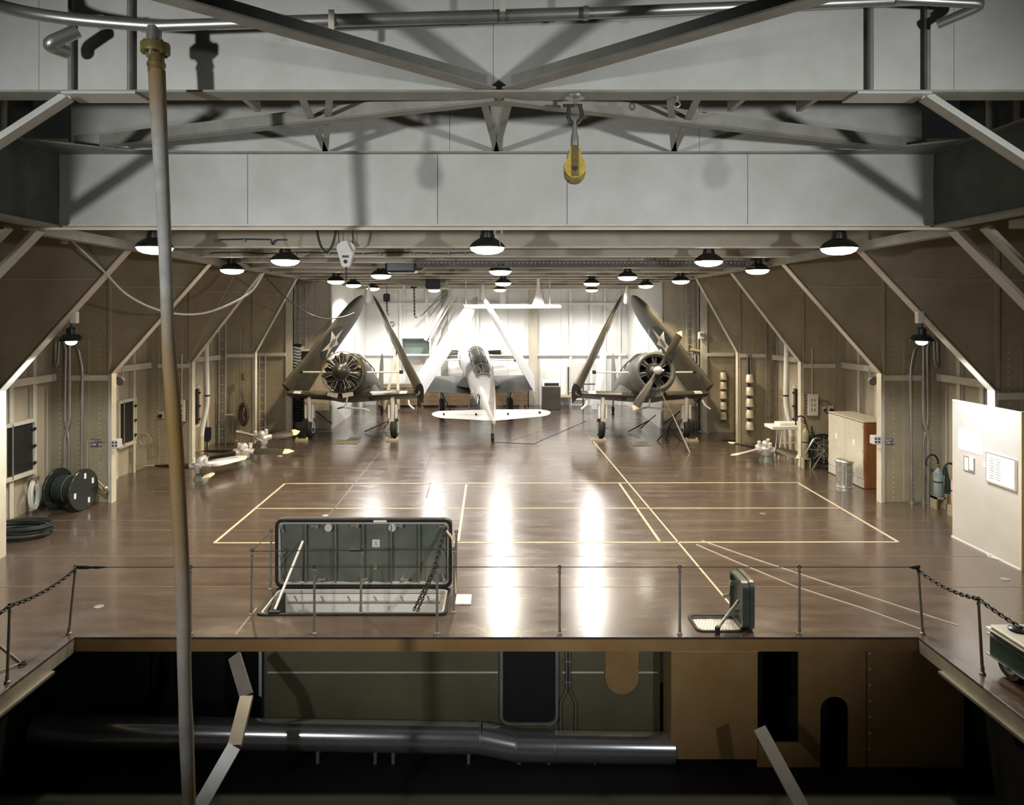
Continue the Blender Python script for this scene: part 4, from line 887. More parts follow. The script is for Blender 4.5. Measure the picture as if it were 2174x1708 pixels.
# white label on the rim and the X on the placard
MB().box(-1.96, -1.75, 11.255, 11.262, 1.075, 1.105).build('rim_label', 'paper', lid, 0, True)
for p0, p1 in (((-1.96, .68), (-1.90, .76)), ((-1.90, .68), (-1.96, .76))): MB().bar((p0[0], 11.312, p0[1]), (p1[0], 11.312, p1[1]), 0.004, 0.008, (0, 1, 0)).build('letter_x', 'sign_print', lid, 0, True)
MB().cyl((-1.93, 11.25, 0.35), (-1.93, 11.33, 0.35), 0.03, n=8).build('centre_lug', 'steel', lid, 40, True)
ring_prism(MB(), rrect(-3.52, -0.72, 10.28, 11.30, 0.12, 5), rrect(-3.47, -0.77, 10.33, 11.25, 0.09, 5), (0, 0, 0.0), (1, 0, 0), (0, 1, 0), (0, 0, 0.025)).build('coaming_gasket', 'gasket', t, 0, True)
ring_prism(MB(), rrect(-3.47, -0.77, 10.33, 11.25, 0.09, 5), rrect(-3.44, -0.80, 10.36, 11.22, 0.08, 5), (0, 0, -0.05), (1, 0, 0), (0, 1, 0), (0, 0, 0.06)).build('coaming_rim', 'light_grey', t, 0, True)
tr = MB(); ring_prism(tr, rrect(-3.5, -0.74, 10.32, 11.26, 0.09, 5), rrect(-3.46, -0.78, 10.36, 11.22, 0.08, 5), (0, 0, -1.2), (1, 0, 0), (0, 1, 0), (0, 0, 1.16)); tr.build('trunk', 'white', t, 0, True)
MB().box(-3.44, -0.80, 10.36, 11.22, -1.2, -1.17).build('trunk_floor', 'light_grey', t, 0, True)
MB().box(-3.3, -0.9, 11.17, 11.22, -0.19, -0.16).build('trunk_ledge', 'dull_steel', t, 0, True)
for k in range(6): MB().bar((-3.2+k*0.42, 11.2, -0.08), (-3.15+k*0.42, 11.2, -0.17), 0.015, 0.015).build('bracket', 'dull_steel', t, 0, True)
MB().tube([(-3.08, 11.24, 0.78), (-3.20, 10.85, 0.35), (-3.25, 10.36, 0.06)], 0.02, 8).build('support_bar', 'white', t, 60, True)
MB().box(-3.33, -3.17, 10.30, 10.36, 0.0, 0.05).build('bar_socket', 'black', t, 0, True)
for dx in (0, 0.06):
    o = chain([(-0.83+dx*0.3, 11.22, 0.98), (-0.98+dx*0.5, 10.85, 0.45), (-1.22+dx, 10.40, 0.03)], 'lid_chain', None, 0.06, 0.010, 'black', None); o.parent = t; o.location = -t.location
    for kk in ('label', 'category'):
        if kk in o.keys(): del o[kk]
MB().tube(rounded([(-0.80, 11.22, 0.95), (-0.70, 11.20, 0.85), (-0.66, 11.1, 0.3), (-0.64, 11.05, 0.03)], 0.1), 0.02, 8).build('side_stay', 'cream', t, 60, True)
for x0, y0, lb in ((-3.58, 10.32, 'stanchion at the near corner of the big hatch, hose side'), (-3.60, 11.26, 'stanchion at the far corner of the big hatch, hose side'), (-1.99, 10.36, 'stanchion at the middle of the near edge of the big hatch'), (-0.63, 10.40, 'stanchion at the near corner of the big hatch by the white pad'), (-0.645, 11.20, 'stanchion at the far corner of the big hatch beside its lid')):
    stanchion(x0, y0, x0+0.01, y0, 0.92, lb, 'stanchions around the large hatch')
t = thing('hatch_guard_wire', 'thin dark wire strung round three sides of the big hatch', 'wire', (-2.1, 10.35, 0.93))
MB().tube([(-3.59, 11.26, 0.93), (-3.57, 10.32, 0.93), (-1.98, 10.36, 0.93), (-0.62, 10.40, 0.93), (-0.635, 11.20, 0.93)], 0.006, 6).build('wire', 'black', t, 60, True)
MB().lathe([(0.008, 0), (0.02, 0.05), (0.02, 0.2), (0.008, 0.25)], (-2.18, 10.355, 0.93), (1, 0.03, 0), 8).build('turnbuckle', 'black', t, 60, True)
q = G(966, 1284); pad = MB().rbox(q.x, q.x+0.24, q.y, q.y+0.36, 0, 0.025, 0.006).build('deck_pad', 'white'); tag(pad, 'small white square pad on deck beside the big hatch', 'pad')

# ------------------------------------------------------------------ small hatch
t = thing('escape_hatch', 'small dark hatch with lid standing upright over a perforated plate', 'hatch', (3.45, 10.03, 0))
lid = MB().prism(rrect(9.76, 10.32, 0.03, 0.68, 0.09, 5), (3.45, 0, 0), (0, 1, 0), (0, 0, 1), (0.05, 0, 0)).build('lid', 'hatch_green_dark', t, 0, True)
MB().prism(rrect(9.74, 10.34, 0.01, 0.70, 0.10, 5), (3.50, 0, 0), (0, 1, 0), (0, 0, 1), (0.06, 0, 0)).build('lid_back', 'hatch_green_dark', lid, 0, True)
ring_prism(MB(), rrect(9.76, 10.32, 0.03, 0.68, 0.09, 5), rrect(9.80, 10.28, 0.07, 0.64, 0.06, 5), (3.40, 0, 0), (0, 1, 0), (0, 0, 1), (0.05, 0, 0)).build('gasket_rim', 'hatch_green_dark', lid, 0, True)
MB().cyl((3.36, 10.18, 0.52), (3.45, 10.18, 0.52), 0.035, n=12).build('dog', 'steel', lid, 40, True)
MB().bar((3.40, 10.30, 0.30), (3.32, 10.34, 0.26), 0.03, 0.05).build('dog', 'dull_steel', lid, 0, True)
MB().cyl((3.36, 10.1, 0.16), (3.45, 10.1, 0.16), 0.035, n=12).build('dog', 'steel', lid, 40, True)
ring_prism(MB(), rrect(2.77, 3.45, 9.75, 10.31, 0.10, 5), rrect(2.81, 3.41, 9.79, 10.27, 0.08, 5), (0, 0, 0), (1, 0, 0), (0, 1, 0), (0, 0, 0.02)).build('coaming_gasket', 'gasket', t, 0, True)
pp_ = MB().box(2.8, 3.42, 9.78, 10.28, -0.06, -0.035).build('perforated_plate', 'white', t, 0, True)
dots = MB()
for i in range(12):
    for j in range(8):
        x = 2.87+i*0.045; y = 9.84+j*0.054
        dots.lathe([(0.008, 0), (0.008, 0.002)], (x+(0.022 if j % 2 else 0), y, -0.0352), n=6)
o = dots.build('plate_holes', 'black', pp_, 0, True); o['kind'] = 'stuff'
MB().box(2.78, 3.44, 9.80, 10.26, -0.4, -0.36).build('trunk_floor', 'black', t, 0, True)
MB().tube(rounded([(3.40, 9.92, 0.37), (3.06, 9.72, 0.10), (3.03, 9.69, 0.0)], 0.1), 0.022, 8).build('hold_open_arm', 'steel', t, 60, True)
MB().lathe([(0.035, 0), (0.035, 0.10), (0.025, 0.11)], (3.03, 9.69, 0), n=10).build('arm_socket', 'black', t, 40, True)

# ------------------------------------------------------------------ tow tractor at the deck edge
t = thing('tow_tractor', 'small dark green deck tractor with chrome trim by the guard chain', 'tractor', (6.75, 7.9, 0)); _tractor = t
MB().rbox(6.28, 7.2, 7.55, 8.75, 0.22, 0.72, 0.05).build('body', 'dark_green', t, 0, True)
MB().rbox(6.26, 7.22, 7.5, 8.78, 0.72, 0.76, 0.015).build('bonnet_edge', 'chrome', t, 0, True)
MB().rbox(6.30, 7.18, 7.5, 8.74, 0.76, 0.82, 0.02).build('bonnet', 'light_grey', t, 0, True)
MB().box(6.262, 6.28, 7.5, 8.74, 0.64, 0.67).box(6.262, 6.28, 7.5, 8.74, 0.26, 0.29).build('trim_strip', 'chrome', t, 0, True)
MB().lathe([(0.07, 0), (0.09, 0.02), (0.09, 0.05), (0.05, 0.07)], (6.5, 8.55, 0.82), n=14).build('filler_cap', 'gloss_black', t, 40, True)
MB().tube([(6.62, 8.5, 0.87), (7.15, 7.9, 0.87)], 0.02, 8).build('handrail', 'white', t, 60, True)
for x, y, r in ((6.42, 8.45, 0.2), (7.05, 8.45, 0.2), (6.42, 7.35, 0.3), (7.05, 7.35, 0.3)):
    wl_ = MB().lathe([(0.1, -0.08), (r*0.9, -0.09), (r, -0.04), (r, 0.04), (r*0.9, 0.09), (0.1, 0.08)], (x, y, r), (1, 0, 0), 22).build('wheel', 'rubber', t, 40, True)
    MB().lathe([(0.02, -0.075), (0.1, -0.09), (0.12, -0.06), (0.12, 0.06), (0.1, 0.09), (0.02, 0.075)], (x, y, r), (1, 0, 0), 14).build('hub', 'dull_steel', wl_, 40, True)
fe = [[(x, 7.35+rr_*math.cos(a), 0.32+rr_*1.12*math.sin(a)) for rr_ in (0.42, 0.50)] for a in (PI*i/14 for i in range(15)) for x in (0,)]
for x0, x1 in ((6.24, 6.6), (6.88, 7.24)):
    ins = [(7.35+0.42*math.cos(a), 0.32+0.5*math.sin(a)) for a in (PI*i/14 for i in range(15))]; out = [(7.35+0.48*math.cos(a), 0.32+0.56*math.sin(a)) for a in (PI*i/14 for i in range(15))]
    MB().prism(out+ins[::-1], (x0, 0, 0), (0, 1, 0), (0, 0, 1), (x1-x0, 0, 0)).build('fender', 'gloss_black', t, 40, True)
MB().rbox(6.6, 6.88, 6.9, 7.5, 0.3, 0.6, 0.03).build('seat_box', 'black', t, 0, True)
_tractor.location = (6.58, 7.95, 0); _tractor.scale = (1, 1, 0.66)

# ================================================================== HANGAR SIDES, HOSE SIDE
# ------------------------------------------------------------------ cable drum and cables
t = thing('cable_drum', 'black drum of cable standing on its flanges by the ship side', 'cable drum', (-9.56, 15.86, 0), math.radians(-8))
MB().cyl((-0.26, 0, 0.46), (0.26, 0, 0.46), 0.27, n=24).build('wound_cable', 'cable', t, 40)
for k in range(9): MB().tube([(-0.24+k*0.06, 0.28*math.cos(a), 0.46+0.28*math.sin(a)) for a in (2*PI*i/24 for i in range(24))], 0.03, 6, True).build('cable_turn', 'cable', t, 60)
MB().tube([(0.02, 0.315*math.cos(a), 0.46+0.315*math.sin(a)) for a in (2*PI*i/24 for i in range(24))], 0.008, 5, True).build('binding_wire', 'steel', t, 60)
for x in (-0.31, 0.31):
    fl = MB().lathe([(0.05, -0.03), (0.45, -0.03), (0.46, -0.02), (0.46, 0.02), (0.45, 0.03), (0.05, 0.03)], (x, 0, 0.46), (1, 0, 0), 32).build('flange', 'gloss_black', t, 40)
    if x > 0:
        for a in (0.5, 1.5, 3.4, 5.2):
            c = Vector((x+0.031, 0.30*math.cos(a), 0.46+0.30*math.sin(a)))
            MB().box(c.x, c.x+0.006, c.y-0.03, c.y+0.03, c.z-0.06, c.z+0.06).build('paint_mark', 'white', fl, 0)
def loops(c, rx, ry, n, r, jit, seed, plane='xy', turns=22):
    rr = random.Random(seed); m_ = MB(); c = Vector(c)
    for k in range(n):
        ox, oy, oz = rr.uniform(-jit, jit), rr.uniform(-jit, jit), k*r*0.9; s = rr.uniform(0.85, 1.08); s2 = rr.uniform(0.88, 1.06)
        pts = []
        for i in range(turns):
            a = 2*PI*i/turns
            if plane == 'xy': pts.append(c+Vector((ox+rx*s*math.cos(a), oy+ry*s2*math.sin(a), r+oz)))
            elif plane == 'yz': pts.append(c+Vector((oz*0.6, ox+rx*s*math.cos(a), oy+ry*s2*math.sin(a))))
            else: pts.append(c+Vector((ox+rx*s*math.cos(a), -oz*0.6, oy+ry*s2*math.sin(a))))
        m_.tube(pts, r, 6, True)
    return m_
q = G(38, 1136); o = loops(q, 0.62, 0.42, 11, 0.022, 0.06, 1).build('cable_coil', 'cable', None, 60); tag(o, 'loose coil of black cable lying flat on the deck', 'cable coil')
q = Vector((-10.20, 15.55, 0.42)); t = thing('hose_coil', 'pale thin hose coiled on a hook below the black shutter', 'hose coil', (q.x, q.y, 0.1))
loops(q, 0.13, 0.30, 7, 0.014, 0.03, 4, 'yz').build('coil', 'white_rope', t, 60, True)
MB().cyl((-10.3, 15.55, 0.78), (-10.08, 15.55, 0.78), 0.05, n=10).build('hook', 'steel', t, 40, True)
# ------------------------------------------------------------------ vertical pipes on the frames, both sides
for s, Y, lb in ((-1, 16.40, 'group of bent grey pipes rising behind the cable drum'), (1, 16.40, 'group of bent grey pipes rising beside the notice partition')):
    sx = lambda x: (x if s < 0 else 2108-x)
    PP = lambda x, y, d=0: P(sx(x), y, Y-d)
    t = thing('riser_pipes', lb, 'pipe', PP(150, 1071))
    MB().tube(rounded([PP(147, 1071), PP(147, 930), PP(138, 893), PP(140, 735), PP(130, 716), PP(119, 722), PP(118, 775)], 0.18), 0.036, 10).build('pipe', 'steel', t, 60, True)
    MB().tube(rounded([PP(137, 1071, .12), PP(137, 925, .12), PP(148, 893, .12), PP(148, 720, .12)], 0.12), 0.034, 10).build('pipe', 'steel', t, 60, True)
    MB().tube(rounded([PP(172, 1071), PP(175, 780), PP(166, 738), PP(146, 722)], 0.15), 0.034, 10).build('pipe', 'steel', t, 60, True)
    MB().tube(rounded([PP(126, 725, .1), PP(124, 768, .1), PP(120, 778, .1)], 0.1), 0.03, 8).build('pipe', 'steel', t, 60, True)
    for x in (140, 175):
        a = PP(x, 795); MB().box(a.x-0.08, a.x+0.08, Y+0.03, Y+0.1, a.z-0.02, a.z+0.02).build('pipe_clamp', 'steel', t, 0, True)
    for x in (147, 172):
        a = PP(x, 1066); MB().lathe([(0.09, 0), (0.09, 0.025), (0.05, 0.03), (0.045, 0.10)], (a.x, a.y, 0), n=14).build('deck_flange', 'steel', t, 40, True)
# ------------------------------------------------------------------ black shutters in the ship side
def shutter(s, Y0, Y1, z0, z1, label):
    x = outerX((Y0+Y1)/2)-0.13
    t = thing('blackout_shutter', label, 'shutter', (s*x, (Y0+Y1)/2, z0), group='black shutters in the ship side')
    MB().box(s*x, s*(x+0.10), Y0, Y1, z0, z1).build('panel', 'black', t, 0, True)
    for a, b, c, d in ((Y0-0.05, Y1+0.05, z1, z1+0.08), (Y0-0.05, Y1+0.05, z0-0.09, z0), (Y0-0.05, Y0, z0, z1), (Y1, Y1+0.05, z0, z1)):
        MB().box(s*(x-0.05), s*(x+0.12), a, b, c, d).build('frame', 'stiff', t, 0, True)
    MB().cyl((s*(x-0.05), Y0+0.18, z0-0.06), (s*(x-0.05), Y0+0.18, z1+0.05), 0.018, n=6).build('guide_rod', 'dull_steel', t, 60, True)
    for z in (z0+0.15, (z0+z1)/2, z1-0.15): MB().box(s*(x-0.07), s*(x-0.04), Y1-0.05, Y1+0.02, z-0.03, z+0.03).build('latch', 'black', t, 0, True)
shutter(-1, 14.75, 15.65, 0.95, 2.0, 'black shutter in the ship side above the pale hose coil')
shutter(-1, 18.75, 19.55, 0.90, 2.0, 'black shutter in the ship side beside the cable drum frame')
shutter(-1, 22.15, 22.75, 0.85, 2.0, 'narrow black shutter in the ship side behind the floor propellers')
shutter(1, 22.1, 22.75, 0.85, 2.0, 'black shutter in the ship side behind the white table')
# ------------------------------------------------------------------ name plate
def sign(loc, w_, h_, lines, label):
    t = thing('stencil_plate', label, 'sign', loc)
    pl_ = MB().rbox(-w_/2, w_/2, 0, 0.012, -h_/2, h_/2, 0.003).build('plate', 'sign_print', t, 0)
    for i, s_ in enumerate(lines):
        c = bpy.data.curves.new('lettering', 'FONT'); c.body = s_; c.size = h_*0.46; c.align_x = 'CENTER'; c.align_y = 'CENTER'; c.extrude = 0.001
        tmp = bpy.data.objects.new('lettering_curve', c); me = bpy.data.meshes.new_from_object(tmp); bpy.data.objects.remove(tmp)
        me.materials.clear(); me.materials.append(MATS['paper']); o = bpy.data.objects.new('lettering', me); COL.objects.link(o)
        o.parent = t; o.rotation_euler = (PI/2, 0, 0); o.location = (0, -0.003, h_*(0.22-0.44*i))
    return t
q = P(203, 940, 16.47); sign(q, 0.26, 0.17, ['RAFT 11', 'CAP  25'], 'dark stencilled name plate on the frame above the cable drum')
q = P(1890, 937, 16.47); sign(q, 0.22, 0.14, ['RAFT 10', 'CAP  25'], 'dark stencilled name plate on the frame above the locker corner')
# small boxes on the posts
for x, y, Y, lb in ((247, 941, 16.3, 'little pale call box on the post beside the black shutter'), (1859, 933, 16.3, 'little red-edged call box on the post beside the locker')):
    q = P(x, y, Y); t = thing('call_box', lb, 'box', q)
    MB().rbox(-0.09, 0.09, -0.08, 0.1, -0.1, 0.1, 0.015).build('case', 'light_grey', t, 0)
    for i in (-1, 1):
        for j in (-1, 1): MB().box(i*0.035-0.02, i*0.035+0.02, -0.086, -0.08, j*0.035-0.02, j*0.035+0.02).build('dial', 'black', t, 0)
    MB().cyl((0, 0.1, 0), (0, 0.16, 0), 0.02, n=8).build('mount', 'dull_steel', t, 60)
for s, lb in ((-1, 'small round floodlight under the frame knee by the hose'), (1, 'small round floodlight under the frame knee above the locker')):
    q = Vector((s*9.16, 17.3, 2.80)); t = thing('small_floodlight', lb, 'lamp', q)
    MB().lathe([(0.03, 0), (0.10, 0.05), (0.12, 0.14), (0.11, 0.16)], (0, 0, 0), (0, -1, -0.3), 16).build('housing', 'dull_steel', t, 40)
    MB().cyl((0, 0, 0.0), (s*0.0, 0.05, 0.24), 0.02, n=6).build('arm', 'dull_steel', t, 60)
# rods bracing the post foot
t = thing('lashing_rods', 'two thin steel lashing rods stowed beside the drum against the post', 'rod', P(198, 1064, 16.3))
for y0, y1 in ((1000, 1036), (1008, 1046)): MB().cyl(P(188, y0, 16.25), P(224, y1, 16.3), 0.016, n=6).build('rod', 'rope', t, 60, True)
MB().ball(P(224, 1036, 16.28), 0.06, 8).build('clamp', 'steel', t, 60, True)
MB().tube([P(186, 1000, 16.25), P(186, 935, 16.4), P(222, 934, 16.4)], 0.008, 5).build('cord', 'rope', t, 60, True)
# ------------------------------------------------------------------ electrical boxes
def fuse_box(q, w_, h_, label, flip=1):
    t = thing('fuse_box', label, 'electrical box', q)
    MB().rbox(-w_/2, w_/2, -0.14, 0, -h_/2, h_/2, 0.012).build('case', 'locker', t, 0)
    for i in (-1, 1):
        for j in range(3): MB().box(i*w_*0.14-0.012, i*w_*0.14+0.012, -0.146, -0.14, -h_*0.22+j*h_*0.22-0.04, -h_*0.22+j*h_*0.22+0.04).build('switch_slot', 'sign_print', t, 0)
    for j in range(7): MB().box(flip*w_/2, flip*(w_/2+0.035), -0.1, -0.04, -h_/2+0.05+j*h_/7.2, -h_/2+0.09+j*h_/7.2).build('cable_gland', 'sign_print', t, 0)
    MB().cyl((0, -0.06, h_/2), (0, -0.06, h_/2+1.3), 0.02, n=6).build('conduit', 'cream', t, 60)
fuse_box(P(388, 870, 20.27), 0.24, 0.62, 'pale fuse box half hidden behind the hanging hose')
fuse_box(P(1722, 858, 20.27), 0.30, 0.62, 'pale fuse box above the green extinguisher', -1)
for x, y, lb in ((343, 880, 'pale wall socket with dark receptacle beside the hanging hose'), (1763, 868, 'white wall socket with dark receptacle above the locker'), (1749, 867, 'small wall switch between fuse box and socket')):
    q = P(x, y, 20.28); t = thing('wall_socket', lb, 'socket', q); k = 0.55 if x == 1749 else 1
    MB().rbox(-0.08*k, 0.08*k, -0.05, 0, -0.10*k, 0.10*k, 0.01).build('case', 'light_grey', t, 0)
    MB().lathe([(0.055*k, 0), (0.055*k, 0.05), (0.035*k, 0.06)], (0, -0.05, -0.02), (0, -1, -0.4), 14).build('receptacle', 'black', t, 40)
t = thing('wall_conduit', 'thin branching conduit linking the fuse box and wall sockets', 'pipe', P(1745, 850, 20.26))
for pts in ([(1731, 848), (1756, 851), (1763, 858)], [(1731, 856), (1743, 853), (1748, 862)]):
    MB().tube([P(x, y, 20.25) for x, y in pts], 0.016, 6).build('conduit', 'dull_steel', t, 60, True)
q = P(297, 940, 19.0); q = Vector((-9.55, 19.2, 0.95)); o = loops(q, 0.16, 0.16, 9, 0.008, 0.06, 9, 'xz', 14).build('wire_tangle', 'rope', None, 60); tag(o, 'tangle of greenish wire hung on the ship side behind the hose', 'wire coil')
t = thing('tag_line', 'thin line rising from the wire tangle past the hose to the overhead', 'line', P(300, 925, 19.15))
MB().tube([(-9.5, 19.18, 1.1), P(345, 850, 19.1), P(405, 760, 18.6), P(497, 585, 17.8)], 0.006, 5).build('line', 'rope', t, 60, True)
# ------------------------------------------------------------------ ladders
def ladder(q0, z1, w_, label, mt='light_grey', rung=0.3, rz=0):
    q0 = Vector(q0); t = thing('wall_ladder', label, 'ladder', q0, rz); h = z1-q0.z
    for s in (-1, 1): MB().box(s*w_/2-0.012, s*w_/2+0.012, -0.03, 0.03, 0, h).build('rail', mt, t, 0)
    n_ = int(h/rung)
    for k in range(n_): MB().cyl((-w_/2, 0, 0.2+k*rung), (w_/2, 0, 0.2+k*rung), 0.013, n=6).build('rung', mt, t, 60)
    for z in (0.3, h-0.3): MB().box(-w_/2, -w_/2+0.02, 0.02, 0.14, z-0.02, z+0.02).box(w_/2-0.02, w_/2, 0.02, 0.14, z-0.02, z+0.02).build('standoff', mt, t, 0)
ladder((-9.25, 23.85, 0.0), 4.9, 0.22, 'pale wall ladder beside the hanging rope coil')
ladder((-8.62, 26.02, 0.0), 2.9, 0.22, 'narrow ladder on the after bulkhead beside the post')
ladder((-7.35, 26.85, 2.95), 5.6, 0.24, 'upper ladder above the hawser bundle')
ladder((8.85, 25.9, 0.0), 2.9, 0.26, 'tan ladder standing between the two columns of fire buckets', 'wood')
ladder((9.25, 23.84, 0.0), 4.9, 0.28, 'tall dark ladder on the frame beside the table', 'dull_steel')
ladder((7.62, 26.86, 0.1) if False else (7.35, 26.86, 2.7), 5.6, 0.26, 'upper ladder beside the white loudspeaker above the wing')
# ------------------------------------------------------------------ bent downpipes
for s, lb in ((-1, 'white bent downpipe beside the narrow black shutter'), (1, 'white bent downpipe running down to the table')):
    sx = lambda x: (x if s < 0 else 2108-x)
    t = thing('downpipe', lb, 'pipe', P(sx(427), 961, 22.3))
    MB().tube(rounded([P(sx(438), 715, 22.5), P(sx(440), 858, 22.45), P(sx(428), 915, 22.3), P(sx(427), 958, 22.3), P(sx(427), 960.9, 22.3)], 0.25), 0.075, 10).build('pipe', 'white', t, 60, True)
    MB().cyl(P(sx(427), 925, 22.28), P(sx(427), 961, 22.28), 0.085, n=10).build('sleeve', 'cream', t, 60, True)
    a = P(sx(440), 841, 22.46); MB().lathe([(0.082, 0), (0.082, 0.05)], a, n=12).build('strap', 'black', t, 60, True)
# ------------------------------------------------------------------ rods, shovel plate, rope coil and tackle
t = thing('rod_bundle', 'bundle of upright dark rods leaning against the frame', 'rod', P(487, 938, 23.7))
for k in range(4): MB().cyl(P(482+k*4, 938, 23.7), P(482+k*4, 880, 23.75), 0.02, n=6).build('rod', 'dull_steel', t, 60, True)
MB().box(P(478, 880, 23.75).x, P(498, 880, 23.75).x, 23.70, 23.8, 0.98, 1.02).build('rack_bar', 'light_grey', t, 0, True)
t = thing('signal_paddle', 'dark blue flat paddle standing on a stem by the white downpipe', 'paddle', G(440, 956))
q = G(440, 956)
MB().prism([(-0.12, 0.75), (0.12, 0.75), (0.12, 0.38), (0.05, 0.28), (-0.08, 0.28), (-0.12, 0.36)], q, (1, 0, 0), (0, 0, 1), (0, 0.03, 0)).build('plate', 'navy', t, 0, True)
MB().cyl(q, q+Vector((0, 0.015, 0.3)), 0.018, n=6).build('stem', 'black', t, 60, True)
MB().lathe([(0.1, 0), (0.1, 0.015), (0.02, 0.03)], q, n=12).build('foot', 'black', t, 40, True)
YR = 23.7; q = P(519, 878, YR); t = thing('rope_coil', 'dark brown rope coil hanging from a tackle on the frame', 'rope coil', q-Vector((0, 0, 0.45)))
loops(q, 0.12, 0.36, 6, 0.045, 0.008, 12, 'xz').build('coil', 'brown_rope', t, 60, True)
for dx, a in ((0.0, 0.25), (0.02, -0.2)): MB().tube([q+Vector((-0.08, -0.05, a)), q+Vector((0.09, -0.05, -a))], 0.012, 5).build('lashing', 'brown_rope', t, 60, True)
MB().tube([q+Vector((-0.02, 0, 0.36)), P(513, 825, YR), P(517, 800, YR)], 0.014, 5).build('rope_tail', 'brown_rope', t, 60, True)
MB().tube([P(517, 800, YR), P(508, 860, YR), P(500, 935, YR-0.1)], 0.02, 5).tube([P(517, 800, YR), P(512, 860, YR), P(503, 935, YR-0.1)], 0.014, 5).build('tackle_fall', 'dull_steel', t, 60, True)
MB().rbox(P(517, 800, YR).x-0.06, P(517, 800, YR).x+0.06, YR-0.05, YR+0.05, P(517, 806, YR).z, P(517, 792, YR).z, 0.02).build('tackle_block', 'brass', t, 0, True)
MB().box(P(522, 598, YR).x-0.02, P(522, 598, YR).x+0.02, YR-0.02, 24.0, P(522, 598, YR).z-0.02, P(522, 598, YR).z+0.02).build('wall_hook', 'dull_steel', t, 0, True)
MB().tube([P(517, 795, YR), P(522, 640, YR), P(522, 598, YR)], 0.006, 5).build('hoist_line', 'rope', t, 60, True)
MB().ball(P(501, 936, YR-0.1), 0.06, 6).build('hook', 'orange', t, 60, True)
# ------------------------------------------------------------------ hawser bundle and box
t = thing('hawser_bundle', 'thick grey hawser wound in rows on the after bulkhead', 'rope bundle', P(631, 900, 26.6))
for k in range(24):
    z = 0.42+k*0.115; a = P(631, 800, 26.6).x
    MB().tube([(a-0.2, 26.72, z), (a-0.19, 26.58, z+0.02), (a-0.1, 26.5, z+0.05), (a+0.1, 26.5, z+0.0), (a+0.19, 26.58, z+0.03), (a+0.2, 26.72, z+0.05)], 0.056, 7).build('rope_turn', 'grey_rope' if k > 9 else 'cable', t, 60, True)
MB().box(P(631, 800, 26.7).x-0.12, P(631, 800, 26.7).x+0.12, 26.70, 26.84, 0.3, 3.25).build('rope_rack', 'black', t, 0, True)
t = thing('stowage_box', 'dark box with pale lid mounted beside the hawser bundle', 'box', P(654, 795, 26.8))
q = P(654, 795, 26.8)
MB().rbox(q.x-0.18, q.x+0.18, 26.5, 26.84, q.z, q.z+0.9, 0.02).build('case', 'black', t, 0, True); MB().rbox(q.x-0.20, q.x+0.22, 26.48, 26.85, q.z+0.9, q.z+0.98, 0.01).build('lid', 'light_grey', t, 0, True)

# ================================================================== FLOOR PROPELLERS
def floor_prop(q, angs, cols, label, tilt=(0, 0), L=1.5, hz=0.34, stand=True):
    t = thing('spare_propeller', label, 'propeller', (q.x, q.y, 0), group='propellers lying on the deck')
    up = Vector((tilt[0], tilt[1], 1)).normalized(); a1 = up.orthogonal().normalized(); a1 = (Vector((1, 0, 0))-up*up.x).normalized(); a2 = up.cross(a1)
    hub = Vector((0, 0, hz)); M = Matrix((a1, a2, up)).transposed()
    MB().lathe([(0.10, -0.22), (0.17, -0.16), (0.19, -0.02), (0.19, 0.06), (0.12, 0.10), (0.12, 0.18), (0.08, 0.24), (0.03, 0.26)], hub, up, 18).build('hub', 'prop_silver', t, 40)
    for k in range(3):
        a = angs[0]+2*PI*k/3+0.5; c = hub+(a1*math.cos(a)+a2*math.sin(a))*0.19+up*0.1
        MB().cyl(c, c+up*0.14, 0.05, n=10).build('counterweight', 'gear_white', t, 40)
    for a, col in zip(angs, cols):
        Rm = M @ Matrix.Rotation(a, 3, 'Z'); rg = [[hub+Rm @ Vector(p) for p in r] for r in blade(L, 0.20, 0.30, 0.12, 0.75, 0.2)]
        bo = MB().loft(rg[:8]).build('blade', col, t, 40); MB().loft(rg[7:]).build('blade_tip', 'prop_tip', bo, 40)
        d = (Rm @ Vector((1, 0, 0))); MB().cyl(hub+d*0.12, hub+d*0.30, 0.10, 0.085, 12).build('blade_root', 'prop_silver', t, 40)
    if stand: MB().loft([[(0.16*math.cos(2*PI*i/12)*k, 0.22*math.sin(2*PI*i/12)*k, z) for i in range(12)] for z, k in ((0, 1.25), (hz-0.2, 0.8))]).build('stand', 'teal_panel', t, 40)
    return t
floor_prop(Vector((-7.85, 18.8, 0)), (PI, PI/3, -PI/3), ('prop_dark', 'prop_silver', 'prop_dark'), 'spare three blade propeller nearest the hose, one blade bright silver')
floor_prop(Vector((-7.42, 20.75, 0)), (0.05, 0.05+2*PI*0.48, 4.05), ('prop_dark', 'prop_dark', 'prop_dark'), 'spare dark propeller lying between two others on the deck', L=1.45)
floor_prop(Vector((-7.5, 22.6, 0)), (0.5, 2.6, 4.7), ('prop_dark', 'prop_silver', 'prop_dark'), 'spare propeller with raised pale blade farthest from the hose', (0.0, -0.25), 1.2, 0.40)
floor_prop(Vector((8.05, 21.1, 0)), (2.45, 3.35, -0.75), ('prop_dark', 'prop_silver', 'prop_dark'), 'spare propeller lying on the deck before the white table', (-0.1, -0.2), 1.15, 0.36)
for x, y, r, lb in ((487, 978, 1.0, 'loose pale crate block under the middle spare propeller'),):
    q = G(x, y); MB_ = MB().rbox(q.x-0.35, q.x+0.35, q.y-0.15, q.y+0.15, 0, 0.12, 0.02).build('crate_block', 'prop_silver'); tag(MB_, lb, 'block')

